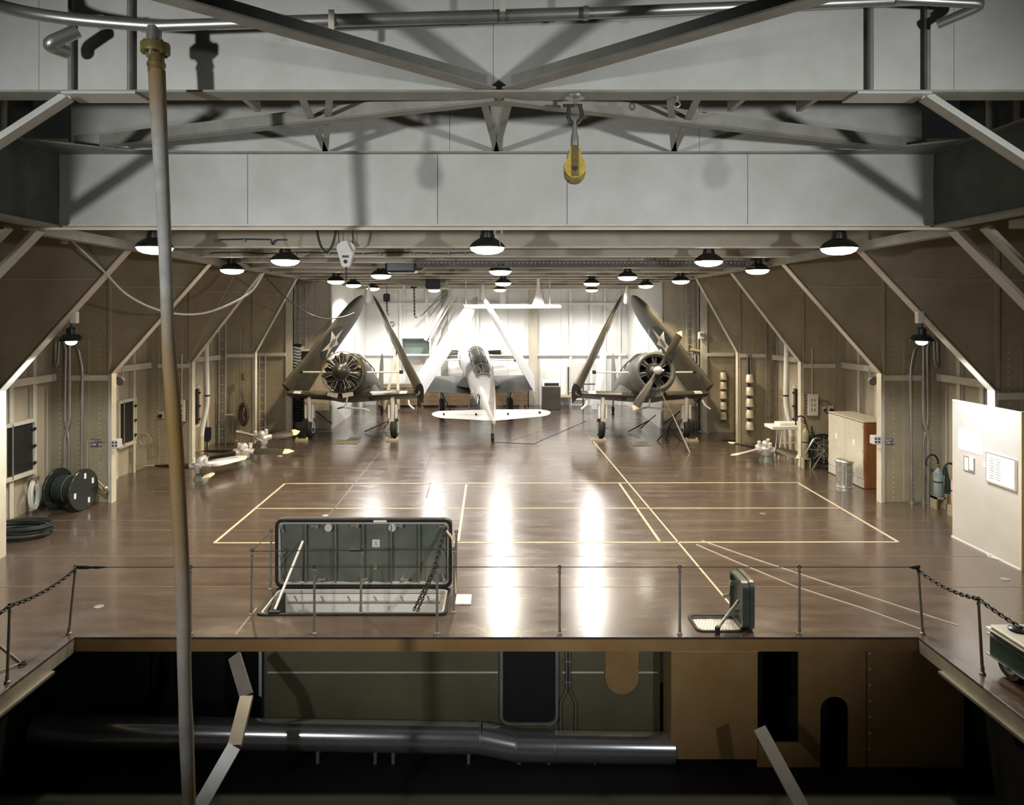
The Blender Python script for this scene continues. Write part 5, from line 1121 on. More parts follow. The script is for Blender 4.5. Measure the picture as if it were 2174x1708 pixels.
# ================================================================== HANGAR SIDES, PARTITION SIDE
# ------------------------------------------------------------------ fire buckets
def bucket():
    t = thing('fire_bucket', 'x', 'bucket', (0, 0, 0), group='fire buckets hung in two columns')
    MB().lathe([(0.10, 0.26), (0.105, 0.255), (0.135, 0.02), (0.145, 0.015), (0.145, 0.0), (0.13, 0.0), (0.125, 0.02)], n=20).build('pail', 'bucket', t, 40)
    MB().tube([(0.15*math.cos(a), -0.02, 0.02-0.06*math.sin(a)) for a in (PI*i/8 for i in range(9))], 0.008, 5).build('bail_handle', 'dull_steel', t, 60)
    for s in (-1, 1): MB().box(s*0.135-0.012, s*0.135+0.012, -0.02, 0.02, 0.03, 0.07).build('ear', 'dull_steel', t, 0)
    return t
B0 = bucket(); first = True
ordn = ['topmost', 'second from the top', 'middle', 'second from the bottom', 'lowest']
for cx, Y, ys, lb in ((1535, 26.0, (805, 825, 845, 868, 889), 'pale fire bucket in the column by the tall post, '), (1591, 23.7, (811, 838, 862, 886, 911), 'pale fire bucket in the column by the dark ladder, ')):
    for k, y in enumerate(ys):
        q = P(cx, y, Y); o = B0 if first else dup(B0)
        first = False; o.location = q-Vector((0, 0.02, 0)); o['label'] = lb+ordn[k]
    t = thing('bucket_rack', 'dark slotted rack holding the fire bucket column '+('by the tall post' if cx == 1535 else 'by the dark ladder'), 'rack', P(cx, ys[-1]+4, Y+0.1))
    a, b = P(cx, ys[-1]+8, Y+0.12), P(cx, ys[0]-60 if cx > 1560 else ys[0]-20, Y+0.12)
    for dx in (-0.05, 0.05): MB().box(a.x+dx-0.015, a.x+dx+0.015, Y+0.135, Y+0.30 if cx > 1560 else Y+0.2, a.z, b.z).build('rack_bar', 'dull_steel', t, 0, True)
    for y in ys: h_ = P(cx, y, Y); MB().box(h_.x-0.06, h_.x+0.06, Y+0.08, Y+0.16, h_.z+0.01, h_.z+0.03).build('bucket_hook', 'dull_steel', t, 0, True)
# ------------------------------------------------------------------ table
q0 = G(1628, 975); t = thing('work_table', 'white topped work table on thin splayed legs', 'table', (8.8, 21.6, 0))
TZ = 1.0
MB().rbox(8.30, 9.42, 21.25, 21.9, TZ-0.10, TZ, 0.01).build('table_top', 'white', t, 0, True)
MB().rbox(8.6, 9.38, 21.45, 21.88, TZ, TZ+0.07, 0.01).build('tray', 'paper', t, 0, True)
for x0, x1, y in ((8.62, 8.5, 21.32), (8.62, 8.8, 21.32), (9.15, 9.02, 21.32), (9.15, 9.3, 21.32), (8.7, 8.6, 21.84), (9.2, 9.3, 21.84)):
    MB().cyl((x0, y, TZ-0.1), (x1, y, 0), 0.014, n=6).build('leg', 'white', t, 60, True)
MB().cyl((8.55, 21.32, 0.5), (9.2, 21.32, 0.5), 0.012, n=6).build('stretcher', 'white', t, 60, True)
# ------------------------------------------------------------------ extinguishers
def extinguisher(q, h, mt, label, s=1):
    t = thing('fire_extinguisher', label, 'extinguisher', q)
    MB().lathe([(0.07, 0), (0.095, 0.03), (0.095, h*0.72), (0.07, h*0.82), (0.035, h*0.87), (0.035, h*0.93)], n=18).build('bottle', mt, t, 50)
    MB().lathe([(0.04, 0), (0.045, 0.05), (0.03, 0.07)], (0, 0, h*0.92), n=12).build('valve', 'brass', t, 40)
    MB().tube(bez((0, 0, h), (-s*0.02, -0.05, h+0.35), (-s*0.36, -0.05, h+0.28), (-s*0.28, -0.03, h-0.02), 14), 0.022, 8).build('hose', 'rubber', t, 60)
    MB().lathe([(0.02, 0), (0.03, 0.15), (0.09, 0.6)], (s*0.16, -0.02, h*0.95), (s*0.12, 0, -1), 14).build('horn', 'dark_green', t, 50)
    MB().lathe([(0.099, 0), (0.099, 0.03)], (0, 0, h*0.45), n=16).build('strap', 'black', t, 40)
extinguisher(Vector((8.80, 20.12, 0.30)), 0.95, 'green_bottle', 'olive fire extinguisher with looped hose under the fuse box')
extinguisher(Vector((9.99, 15.98, 0.26)), 0.72, 'blue_bottle', 'pale blue fire extinguisher next to the riser pipes')
extinguisher(Vector((9.98, 15.35, 0.22)), 0.70, 'red_bottle', 'pinkish fire extinguisher half hidden by the notice partition')
t = thing('extinguisher_rack', 'low steel rack under the green extinguisher', 'rack', (8.80, 20.12, 0)); MB().box(8.70, 8.91, 20.02, 20.23, 0.26, 0.30).box(8.70, 8.73, 20.02, 20.23, 0, 0.26).box(8.88, 8.91, 20.02, 20.23, 0, 0.26).build('shelf', 'frame', t, 0, True)
t = thing('extinguisher_rack', 'low steel rack under the pale blue extinguisher', 'rack', (9.99, 15.98, 0)); MB().box(9.88, 10.10, 15.88, 16.10, 0.22, 0.26).box(9.88, 9.91, 15.88, 16.10, 0, 0.26).box(10.07, 10.10, 15.88, 16.10, 0, 0.26).build('shelf', 'frame', t, 0, True)
t = thing('extinguisher_rack', 'low steel rack under the pinkish extinguisher', 'rack', (9.98, 15.35, 0)); MB().box(9.87, 10.09, 15.25, 15.47, 0.18, 0.22).box(9.87, 9.90, 15.25, 15.47, 0, 0.18).box(10.06, 10.09, 15.25, 15.47, 0, 0.18).build('shelf', 'frame', t, 0, True)
# ------------------------------------------------------------------ hose reel
q = Vector((9.24, 19.96, 0.0)); t = thing('hose_reel', 'black spoked hose reel standing beside the locker', 'hose reel', q, math.radians(68))
for x in (-0.14, 0.14):
    MB().tube([(x, 0.40*math.cos(a), 0.56+0.40*math.sin(a)) for a in (2*PI*i/32 for i in range(32))], 0.025, 6, True).build('rim', 'gloss_black', t, 60)
    MB().tube([(x, 0.17*math.cos(a), 0.56+0.17*math.sin(a)) for a in (2*PI*i/20 for i in range(20))], 0.014, 6, True).build('inner_ring', 'dull_steel', t, 60)
    for k in range(8):
        a = 2*PI*k/8; MB().cyl((x, 0.05*math.cos(a), 0.56+0.05*math.sin(a)), (x, 0.4*math.cos(a), 0.56+0.4*math.sin(a)), 0.01, n=5).build('spoke', 'dull_steel', t, 60)
for k in range(4): MB().tube([(-0.09+k*0.06, 0.34*math.cos(a), 0.56+0.34*math.sin(a)) for a in (2*PI*i/28 for i in range(28))], 0.035, 6, True).build('hose_turn', 'rubber', t, 60)
MB().cyl((-0.2, 0, 0.56), (0.2, 0, 0.56), 0.04, n=10).build('axle', 'dull_steel', t, 60)
for x in (-0.19, 0.19): MB().tube([(x, -0.3, 0.0), (x, 0, 0.56), (x, 0.3, 0.0)], 0.02, 6).build('stand', 'steel', t, 60)
MB().tube(rounded([(-0.19, 0.1, 0.9), (-0.3, 0.25, 0.92), (-0.36, 0.42, 0.6), (-0.36, 0.5, 0.45)], 0.1), 0.02, 6).build('nozzle_pipe', 'steel', t, 60)
# ------------------------------------------------------------------ locker
t = thing('steel_locker', 'pale double door steel locker with rust-red side', 'locker', (9.45, 18.4, 0))
lx0, lx1, ly0, ly1, lz = 9.22, 9.9, 17.72, 19.58, 1.66
LW = MB().rbox(lx0, lx1, ly0, ly1, 0.0, lz, 0.012).build('carcass', 'locker_side', t, 0, True)
MB().rbox(lx0-0.02, lx1+0.01, ly0-0.01, ly1+0.01, lz, lz+0.03, 0.006).build('top', 'locker', t, 0, True)
for k, (a, b) in enumerate(((ly0+0.01, (ly0+ly1)/2-0.006), ((ly0+ly1)/2+0.006, ly1-0.01))):
    d_ = MB().rbox(lx0-0.025, lx0, a, b, 0.24, lz-0.02, 0.006).build('door', 'locker', t, 0, True)
    MB().box(lx0-0.03, lx0-0.024, (a+b)/2-0.05, (a+b)/2+0.05, 1.02, 1.16).build('label_card', 'paper', d_, 0, True)
    MB().cyl((lx0-0.05, b-0.08 if k == 0 else a+0.08, 0.42), (lx0-0.02, b-0.08 if k == 0 else a+0.08, 0.5), 0.02, n=8).build('handle', 'dull_steel', d_, 60, True)
    for z in (0.3, 0.9, 1.5): MB().cyl((lx0-0.03, a+0.02 if k == 0 else b-0.02, z), (lx0-0.03, a+0.02 if k == 0 else b-0.02, z+0.08), 0.012, n=6).build('hinge', 'locker', d_, 60, True)
MB().box(lx0-0.02, lx0, ly0, ly1, 0.02, 0.23).build('plinth', 'locker', t, 0, True)
# ------------------------------------------------------------------ dust bin
q = Vector((8.83, 17.93, 0)); t = thing('trash_can', 'shiny corrugated metal trash can before the locker', 'trash can', q); t.scale = (1.14, 1.14, 1.18)
rings = []
for z, r in ((0, 0.155), (0.03, 0.165), (0.07, 0.16)): rings.append([(r*math.cos(2*PI*i/40), r*math.sin(2*PI*i/40), z) for i in range(40)])
for z in (0.10, 0.48): rings.append([((0.162+0.012*(i % 2)+0.01*z)*math.cos(2*PI*i/40), (0.162+0.012*(i % 2)+0.01*z)*math.sin(2*PI*i/40), z) for i in range(40)])
for z, r in ((0.50, 0.175), (0.54, 0.185), (0.555, 0.18)): rings.append([(r*math.cos(2*PI*i/40), r*math.sin(2*PI*i/40), z) for i in range(40)])
MB().loft(rings).build('body', 'galv', t, 20)
MB().lathe([(0.195, 0.53), (0.2, 0.55), (0.195, 0.575), (0.17, 0.60), (0.05, 0.62), (0.0, 0.62)], n=32).build('lid', 'galv', t, 40)
MB().lathe([(0.16, 0.0), (0.18, 0.0), (0.18, 0.025), (0.165, 0.03)], n=32).build('foot_ring', 'galv', t, 40)
for a in (-0.9, PI-0.9): MB().tube([(0.17*math.cos(a-0.2), 0.17*math.sin(a-0.2), 0.35), (0.22*math.cos(a), 0.22*math.sin(a), 0.33), (0.17*math.cos(a+0.2), 0.17*math.sin(a+0.2), 0.35)], 0.008, 5).build('handle', 'galv', t, 60)
# ------------------------------------------------------------------ notice partition
BX = 8.98
t = thing('notice_partition', 'tall white partition panel with pinned notices and a framed chart', 'partition', (BX, 13.1, 0))
YB0, YB1 = BX*1500/(2165-1054), BX*1500/(2022-1054)
MB().box(BX, BX+0.05, YB0, YB1, 0.02, 2.69).build('panel', 'board', t, 0, True)
MB().box(BX-0.01, BX+0.06, YB0-0.02, YB1+0.02, 0.0, 0.025).build('bottom_rail', 'white', t, 0, True)
MB().box(BX-0.005, BX+0.055, YB0, YB1, 2.69, 2.71).build('top_rail', 'white', t, 0, True)
MB().box(BX-0.006, BX+0.056, YB0-0.05, YB0, 0, 2.72).build('end_post', 'cream', t, 0, True)
yb = lambda x: BX*1500/(x-1054)
zb = lambda x, y: 4.4+(665-y)*yb(x)/1500
def sheet(x0, y0, x1, y1, name, mt, th=0.006, par=None):
    a, b = yb(x1), yb(x0); zt = zb(x0, y0); zl = zb(x0, y1)
    return MB().box(BX-th, BX, a, b, zl, zt).build(name, mt, par or t, 0, True)
sheet(2035, 908, 2087, 952, 'notice', 'paper')
o = sheet(2047, 966, 2070, 998, 'clip_frame', 'steel', 0.012); sheet(2049, 969, 2057, 996, 'notice', 'paper', 0.015, o); sheet(2059, 969, 2068, 996, 'notice', 'paper', 0.015, o)
o = sheet(2096, 958, 2160, 1022, 'chart_frame', 'aluminium', 0.03); a, b = yb(2158), yb(2098)
ch = MB().box(BX-0.034, BX-0.03, a, b, zb(2098, 1019), zb(2098, 961)).build('chart', 'paper', o, 0, True)
for r_ in range(9):
    for c_ in range(2):
        y0 = b-(0.08+c_*0.16); z = zb(2098, 961)-0.06-r_*0.045
        MB().box(BX-0.0355, BX-0.034, y0-0.12, y0, z-0.012, z).build('print_line', 'galv', o, 0, True)
sheet(2088, 980, 2096, 990, 'tag', 'paper')
MB().tube([(BX-0.02, 12.9, 0.01), (BX-0.10, 12.75, 0.012), (BX-0.02, 12.62, 0.01)], 0.008, 5).build('door_stop', 'white', t, 60, True)
# loudspeaker on the tall post
q = P(1489, 712, 26.05); t = thing('loudspeaker', 'white round loudspeaker on the tall post above the wing', 'loudspeaker', q)
MB().rbox(-0.12, 0.12, -0.06, 0.06, -0.14, 0.14, 0.03).build('case', 'white', t, 0); MB().lathe([(0.02, 0), (0.05, 0.02), (0.07, 0.03)], (0, -0.06, 0.03), (0, -1, 0), 14).build('grille', 'dull_steel', t, 40)
t = thing('upper_pipes', 'cluster of pale pipes running down beside the ladder trunk', 'pipe', P(1481, 918, 26.75))
for x in (1476, 1483, 1490): MB().cyl(P(x, 910, 26.75), P(x, 745, 26.75), 0.035, n=8).build('pipe', 'light_grey', t, 60, True)
MB().cyl(P(1466, 742, 26.7), P(1494, 747, 26.7), 0.06, n=10).build('header', 'cream', t, 60, True)

# ================================================================== DECK UNDER THE AIRCRAFT
def chock(q, w_, label):
    t = thing('wheel_chock', label, 'chock', q, group='wheel chocks at the aircraft wheels')
    MB().prism([(-w_/2, 0), (w_/2, 0), (w_/2, 0.06), (-w_/2, 0.06)], (0, -0.06, 0), (1, 0, 0), (0, 0, 1), (0, 0.12, 0)).build('bar', 'crate_wood', t, 0)
    for s in (-1, 1): MB().prism([(-0.05, 0), (0.05, 0), (0.05, 0.1), (-0.02, 0.1)], (s*w_*0.42-0.03, 0.06, 0), (0, 1, 0), (0, 0, 1), (0.06, 0, 0)).build('lug', 'crate_wood', t, 0)
chock(Vector((-6.75, 24.45, 0)), 0.42, 'wooden wheel chock at the outer wheel of the bare engine aircraft')
chock(Vector((-3.62, 24.45, 0)), 0.42, 'wooden wheel chock at the inner wheel of the bare engine aircraft')
chock(Vector((3.55, 24.4, 0)), 0.48, 'wooden wheel chock at the inner wheel of the propeller aircraft')
chock(Vector((6.75, 24.4, 0)), 0.42, 'wooden wheel chock at the outer wheel of the propeller aircraft')
for x0, y0, x1, y1, nm, mt, lb in ((707, 942, 766, 934, 'drip_tray', 'crate_wood', 'pale drip tray on deck under the bare engine'), (735, 935, 768, 928, 'drip_cloth', 'dull_steel', 'dark drip cloth beside the pale tray'), (1345, 946, 1378, 937, 'drip_tray', 'dull_steel', 'dark drip tray on deck under the propeller aircraft')):
    a, b = G(x0, y0), G(x1, y1); o = MB().rbox(a.x, b.x*0.98 if b.x > 0 else b.x, a.y, b.y, 0, 0.02, 0.004).build(nm, mt); tag(o, lb, 'tray')
t = thing('tie_down_pole', 'steel pole with twin lines holding the propeller to the deck', 'pole', G(1465, 961))
MB().cyl(G(1465, 961), P(1428, 880, 23.0), 0.035, 0.02, 8).build('pole', 'dull_steel', t, 60, True)
for x in (1386, 1390): MB().tube([P(1428, 880, 23.0), P(x, 803, 22.9)], 0.008, 5).build('line', 'rope', t, 60, True)
t = thing('jack_stand', 'black folded tripod jack on deck beside the outer wheel', 'jack', (5.95, 24.3, 0))
for a in (0.3, 1.7, 2.9, 4.4): MB().tube([(5.95, 24.3, 0.5), (5.95+0.25*math.cos(a), 24.3+0.2*math.sin(a), 0.2), (5.95+0.42*math.cos(a), 24.3+0.3*math.sin(a), 0.0)], 0.022, 6).build('leg', 'black', t, 60, True)
MB().tube([(5.9, 24.3, 0.45), (6.2, 24.3, 0.95)], 0.03, 6).build('ram', 'black', t, 60, True)
for x, Y, lb in ((-4.35, 26.3, 'black tow bar frame lying under the bare engine aircraft'), (5.35, 26.3, 'black tow bar frame lying under the propeller aircraft')):
    t = thing('tow_bar', lb, 'tow bar', (x, Y, 0))
    MB().tube([(-0.5, -0.3, 0.05), (0.35, 0.1, 0.4), (0.1, 0.4, 0.06)], 0.022, 6).tube([(0.35, 0.1, 0.4), (0.6, 0.1, 0.6)], 0.018, 6).build('bar', 'black', t, 60)
for k, (pts, lb) in enumerate((([(1490, 1147), (1600, 1185), (1720, 1225), (1850, 1267), (2035, 1327)], 'thin pale line snaking over the deck towards the partition corner'), ([(1478, 1155), (1570, 1195), (1690, 1245), (1830, 1290), (1955, 1335)], 'thin pale line snaking over the deck to the corner stanchion'))):
    o = MB().tube([G(x, y, 0.006)+Vector((0, 0, 0)) for x, y in pts], 0.008, 6).build('deck_line', 'white_rope', None, 60); tag(o, lb, 'line')
for x0, y0, x1, y1, lb in ((1132, 942, 1245, 893, 'thin dark line across deck from the tail to the propeller aircraft'), (1048, 938, 1132, 942, 'short dark line tied at the tail wheel of the pale aircraft')):
    a, b = G(x0, y0, 0.006), G(x1, y1, 0.006); o = MB().tube([a, b], 0.009, 5).build('deck_line', 'black', None, 60); tag(o, lb, 'line')
o = G(593, 968); q = MB().prism([(-0.06, -0.03), (0.05, -0.06), (0.1, 0.0), (0.02, 0.05)], o, (1, 0, 0), (0, 1, 0), (0, 0, 0.015)).build('rag', 'prop_tip', None, 0); tag(q, 'small cream rag on the deck beyond the spare propellers', 'rag')
q = G(1555, 935); o = MB().rbox(q.x-0.35, q.x+0.25, q.y-0.12, q.y+0.1, 0, 0.02, 0.004).build('deck_mat', 'black'); tag(o, 'small black mat on deck before the fire buckets', 'mat')

# ================================================================== AFTER BAY
t = thing('wall_cabinet', 'open white cabinet with greenish shelf on the after bulkhead', 'cabinet', P(884, 752, 33.3))
a, b = P(853, 752, 33.3), P(912, 718, 33.3)
MB().box(a.x, b.x, 33.78, 33.80, a.z, b.z).build('back_panel', 'teal_panel', t, 0, True)
for x0, x1, z0, z1 in ((a.x-0.04, a.x, a.z, b.z), (b.x, b.x+0.04, a.z, b.z), (a.x-0.04, b.x+0.04, b.z, b.z+0.05), (a.x-0.04, b.x+0.04, a.z-0.05, a.z)):
    MB().box(x0, x1, 33.2, 33.80, z0, z1).build('side_panel', 'white', t, 0, True)
def bench(x0, x1, z1, label):
    t = thing('work_bench', label, 'bench', ((x0+x1)/2, 33.2, 0))
    for k in range(5): MB().box(x0, x1, 32.95, 32.98, 0.12+k*(z1-0.2)/5, 0.12+(k+1)*(z1-0.2)/5-0.012).build('plank', 'wood', t, 0, True)
    MB().rbox(x0-0.05, x1+0.05, 32.9, 33.7, z1-0.06, z1, 0.01).build('bench_top', 'wood', t, 0, True)
    for x in (x0, x1-0.08): MB().box(x, x+0.08, 32.98, 33.6, 0, z1-0.06).build('leg', 'wood', t, 0, True)
bench(-3.5, -1.25, 1.2, 'brown plank work bench behind the wing of the pale aircraft')
bench(-0.1, 1.45, 1.3, 'pale brown work bench behind the tail of the pale aircraft')
bench(-5.6, -3.7, 1.05, 'brown work bench behind the bare engine aircraft')
t = thing('machine_cabinet', 'dark brown machine cabinet with white framed dark window', 'machine', P(1171, 872, 32.2))
a, b = P(1152, 872, 32.2), P(1190, 808, 32.2)
MB().rbox(a.x, b.x, 32.2, 33.0, 0, 1.05, 0.02).build('body', 'prop_dark', t, 0, True)
MB().rbox(a.x, b.x, 32.2, 32.9, 1.05, b.z, 0.02).build('head', 'white', t, 0, True); MB().box(a.x+0.08, b.x-0.08, 32.19, 32.2, 1.1, b.z-0.1).build('window', 'black', t, 0, True)
t = thing('watertight_door', 'grey panelled watertight door in the after bulkhead', 'door', P(1222, 840, 33.8))
a, b = P(1206, 846, 33.8), P(1243, 772, 33.8)
MB().prism(rrect(a.x, b.x, a.z, b.z, 0.1), (0, 33.9, 0), (1, 0, 0), (0, 0, 1), (0, -0.05, 0)).build('leaf', 'locker', t, 0, True)
ring_prism(MB(), rrect(a.x-0.06, b.x+0.06, a.z-0.06, b.z+0.06, 0.14), rrect(a.x, b.x, a.z, b.z, 0.1), (0, 33.98, 0), (1, 0, 0), (0, 0, 1), (0, -0.14, 0)).build('frame', 'back_wall', t, 0, True)
MB().box(a.x-0.02, a.x+0.04, 33.8, 33.85, a.z+0.2, b.z-0.15).build('hinge_bar', 'black', t, 0, True)
for x in (0.25, 0.5): MB().box(a.x+x, a.x+x+0.02, 33.83, 33.85, a.z+0.2, a.z+0.8).build('rib', 'dull_steel', t, 0, True)
t = thing('wall_desk', 'small shelf table on the after bulkhead next to the watertight door', 'shelf', P(1190, 842, 33.4)); a = P(1178, 842, 33.4); MB().rbox(a.x, a.x+0.75, 33.0, 33.95, a.z, a.z+0.05, 0.01).build('shelf_board', 'crate_wood', t, 0, True)
for x in (0.05, 0.68): MB().box(a.x+x, a.x+x+0.04, 33.1, 33.14, 0, a.z).build('leg', 'dull_steel', t, 0, True)
q = P(832, 688, 33.85); t = thing('alarm_bell', 'round grey alarm bell on the white after bulkhead', 'bell', q); MB().lathe([(0.0, 0.1), (0.06, 0.095), (0.12, 0.06), (0.14, 0.0), (0.05, -0.05)], (0, 0, 0), (0, -1, 0), 22).build('gong', 'dull_steel', t, 40); MB().lathe([(0.05, 0), (0.05, 0.012)], (0, -0.1, 0), (0, -1, 0), 14).build('cap', 'light_grey', t, 40); MB().box(-0.03, 0.03, 0.02, 0.14, -0.03, 0.03).build('mount', 'black', t, 0)
# leaning boom and guy lines
t = thing('stowed_boom', 'long pale boom leaning with dark guy lines on the after bulkhead', 'boom', P(905, 715, 32.8))
MB().cyl(P(903, 722, 32.9), P(958, 625, 33.2), 0.09, n=10).build('spar', 'light_grey', t, 60, True); MB().cyl(P(910, 725, 32.7), P(965, 628, 33.0), 0.035, n=8).build('spar', 'stiff', t, 60, True)
for p0, p1 in (((895, 672), (945, 615)), ((912, 672), (952, 620)), ((892, 670), (945, 625))): MB().tube([P(*p0, 32.6), P(*p1, 32.6)], 0.014, 5).build('guy_line', 'black', t, 60, True)
q = P(1068, 652, 33.3); t = thing('vent_pipe', 'stout white vertical vent pipe on the after bulkhead', 'pipe', q); MB().lathe([(0.16, 0), (0.16, 1.6)], n=20).build('pipe', 'white', t, 40); MB().lathe([(0.19, 0.86), (0.19, 0.96)], n=20).build('collar', 'light_grey', t, 40)
for x, lb in ((712, 'quarter round pale vent cowl on a dark pipe, hawser side'), (730, 'quarter round pale vent cowl on a dark pipe, next to wing tip')):
    q = P(x, 635, 32.5); t = thing('vent_cowl', lb, 'vent', q)
    MB().prism([(0, 0), (0.30, 0), (0.28, 0.16), (0.2, 0.3), (0.08, 0.42), (0.1, 0.2)], (0, 0, 0), (1, 0, 0), (0, 0, 1), (0, 0.25, 0)).build('cowl', 'cream', t, 0); MB().box(-0.08, 0.1, 0.05, 0.2, 0.1, 1.3).build('pipe', 'black', t, 0)
    MB().box(0.0, 0.06, 0.1, 1.5, 0.12, 0.18).build('bracket', 'black', t, 0)
for k, (x, lb) in enumerate(((850, 'yellow-grey mast leg leaning behind the bare engine aircraft'), )):
    t = thing('tall_trestle', lb, 'trestle', P(835, 868, 32.0))
    for a, b in (((816, 868), (843, 735)), ((846, 868), (843, 735)), ((824, 830), (845, 830))): MB().bar(P(*a, 32.0), P(*b, 32.0), 0.12, 0.05, (0, 1, 0)).build('leg', 'cream', t, 0, True)
t = thing('diagonal_mast', 'striped pale mast standing behind the propeller aircraft', 'mast', P(1268, 868, 32.2)); MB().bar(P(1262, 868, 32.2), P(1282, 745, 32.2), 0.28, 0.05, (0, 1, 0)).build('mast', 'white', t, 0, True)
t = thing('bicycle_rack', 'dark tubular rack standing under the inner wing of the propeller aircraft', 'rack', P(1250, 866, 32.5))
for a, b in (((1238, 866), (1238, 815)), ((1265, 866), (1265, 815)), ((1238, 815), (1272, 815)), ((1238, 838), (1265, 838))): MB().cyl(P(*a, 32.5), P(*b, 32.5), 0.03, n=6).build('tube', 'black', t, 60, True)

# ================================================================== OVERHEAD GEAR
# conduits clipped to the beam webs
def cable_run(Y, z, x0, x1, label, drops=()):
    t = thing('cable_run', label, 'cable', ((x0+x1)/2, Y, z))
    rr = random.Random(int(Y*10)); n_ = int((x1-x0)/0.35)
    MB().tube([(x0+(x1-x0)*i/n_, Y, z+0.012*math.sin(i*1.3)+rr.uniform(-.006, .006)) for i in range(n_+1)], 0.014, 6).build('cable', 'cable', t, 60, True)
    for i in range(0, n_, 1): MB().box(x0+(x1-x0)*i/n_-0.015, x0+(x1-x0)*i/n_+0.015, Y-0.02, Y+0.05, z-0.035, z+0.01).build('clip', 'dull_steel', t, 0, True)
    for x in drops: MB().tube(rounded([(x+0.25, Y, z), (x+0.05, Y, z), (x, Y, z-0.1), (x, Y-0.05, 5.7)], 0.06), 0.014, 6).build('drop', 'cable', t, 60, True)
cable_run(12.68, 5.72, -5.0, -4.05, 'cable run on the beam behind the hose, ending at a lamp', (-4.02,))
cable_run(14.84, 5.67, -6.0, -0.3, 'long cable run crossing behind the white snatch block', ())
cable_run(16.44, 5.70, -5.9, -3.3, 'cable run above the lamp over the pale drooping cable', ())
cable_run(16.44, 5.70, -2.2, 0.0, 'cable run leading to the lamp above the trapeze', ())
cable_run(18.34, 5.75, -4.9, -3.1, 'cable run on the beam above the bare engine aircraft', ())
cable_run(20.24, 5.75, 0.9, 5.6, 'cable run on the beam above the propeller aircraft', ())
cable_run(22.04, 5.75, -2.4, 5.6, 'cable run on the far beam behind the trapeze', ())
# lattice cable tray
t = thing('cable_tray', 'long dark lattice cable tray under the overhead beams', 'cable tray', (2.0, 15.6, 5.43))
TY = 15.6; x0, x1 = -1.75, 5.7
for z in (5.43, 5.55): MB().box(x0, x1, TY-0.02, TY+0.02, z-0.018, z+0.018).build('chord', 'sign_print', t, 0, True)
for z in (5.49,): MB().box(x0, x1, TY-0.012, TY+0.012, z-0.009, z+0.009).build('chord', 'sign_print', t, 0, True)
la = MB(); n_ = int((x1-x0)/0.09)
for i in range(n_):
    a = x0+i*0.09
    for z in (5.44, 5.495): la.add([(a, TY-0.008, z), (a+0.09, TY-0.008, z), (a+0.045, TY-0.008, z+0.05), (a, TY+0.008, z), (a+0.09, TY+0.008, z), (a+0.045, TY+0.008, z+0.05)], [(0, 1, 2), (3, 5, 4), (0, 3, 4, 1), (1, 4, 5, 2), (2, 5, 3, 0)])
o = la.build('lattice_teeth', 'sign_print', t, 0, True); o['kind'] = 'stuff'
for x in (-1.2, 1.0, 3.2, 5.2): MB().box(x, x+0.03, TY-0.01, TY+0.01, 5.55, 6.6).build('hanger', 'dull_steel', t, 0, True)
# looped black cable
t = thing('cable_loop', 'slack loop of black cable hanging from the deep girder', 'cable', P(692, 545, 11.4)); MB().tube(bez(P(671, 486, 11.4)+Vector((0, 0, 0.35)), P(668, 560, 11.4), P(716, 570, 11.4), P(716, 486, 11.4)+Vector((0, 0, 0.35)), 16), 0.02, 8).build('cable', 'cable', t, 60, True)
for x in (671, 716): q = P(x, 440, 11.4); MB().box(q.x-0.03, q.x+0.03, 10.82, 11.42, 5.86, 5.92).build('bracket', 'dull_steel', t, 0, True)
# snatch block
q = P(735, 540, 12.55); t = thing('snatch_block', 'white teardrop snatch block hanging under the beams', 'pulley', q-Vector((0, 0, 0.2)))
sh = [(0.16*math.cos(a)*(1 if math.sin(a) > 0 else 1), 0.10+0.14*math.sin(a)) for a in (PI*i/14 for i in range(15))]+[(-0.13, 0.0), (-0.07, -0.2), (-0.05, -0.22), (0.05, -0.22), (0.07, -0.2), (0.13, 0.0)]
for y in (-0.06, 0.035): MB().prism(sh, (q.x-q.x, y, 0.2), (1, 0, 0), (0, 0, 1), (0, 0.025, 0)).build('side_plate', 'white', t, 0)
MB().lathe([(0.10, -0.03), (0.13, -0.025), (0.11, 0), (0.13, 0.025), (0.10, 0.03)], (0, 0, 0.28), (0, 1, 0), 20).build('sheave', 'steel', t, 40)
MB().rbox(-0.06, 0.06, -0.068, -0.06, 0.14, 0.18, 0.005).build('slot', 'sign_print', t, 0); MB().cyl((0, -0.07, 0.07), (0, -0.06, 0.07), 0.035, n=14).build('pin', 'black', t, 40)
MB().cyl((-0.12, 0, 0.3), (-0.16, 0, 1.0), 0.008, n=5).cyl((0.12, 0, 0.3), (0.1, 0, 1.0), 0.008, n=5).build('sling', 'black', t, 60)
MB().cyl((0, 0, 0), (0.0, 0, -0.25), 0.012, n=6).build('tail', 'brown_rope', t, 60)
MB().box(-0.2, 0.15, -0.03, 0.22, 0.98, 1.04).build('hanger_plate', 'dull_steel', t, 0)
# ring plate under the deep girder
q = P(1058, 489, 9.0); t = thing('lifting_ring', 'steel ring lug welded under the deep girder', 'ring', (q.x, 8.9, 5.36)); MB().lathe([(0.035, -0.012), (0.06, -0.012), (0.06, 0.012), (0.035, 0.012), (0.035, -0.012)], (0, 0, 0.06), (0, 1, 0), 18, cap=False).build('ring', 'steel', t, 40); MB().box(-0.02, 0.02, -0.01, 0.01, 0.11, 0.14).build('lug', 'steel', t, 0); MB().cyl((0, 0, 0.03), (0.03, 0, -0.12), 0.006, n=5).build('wire', 'dull_steel', t, 60)
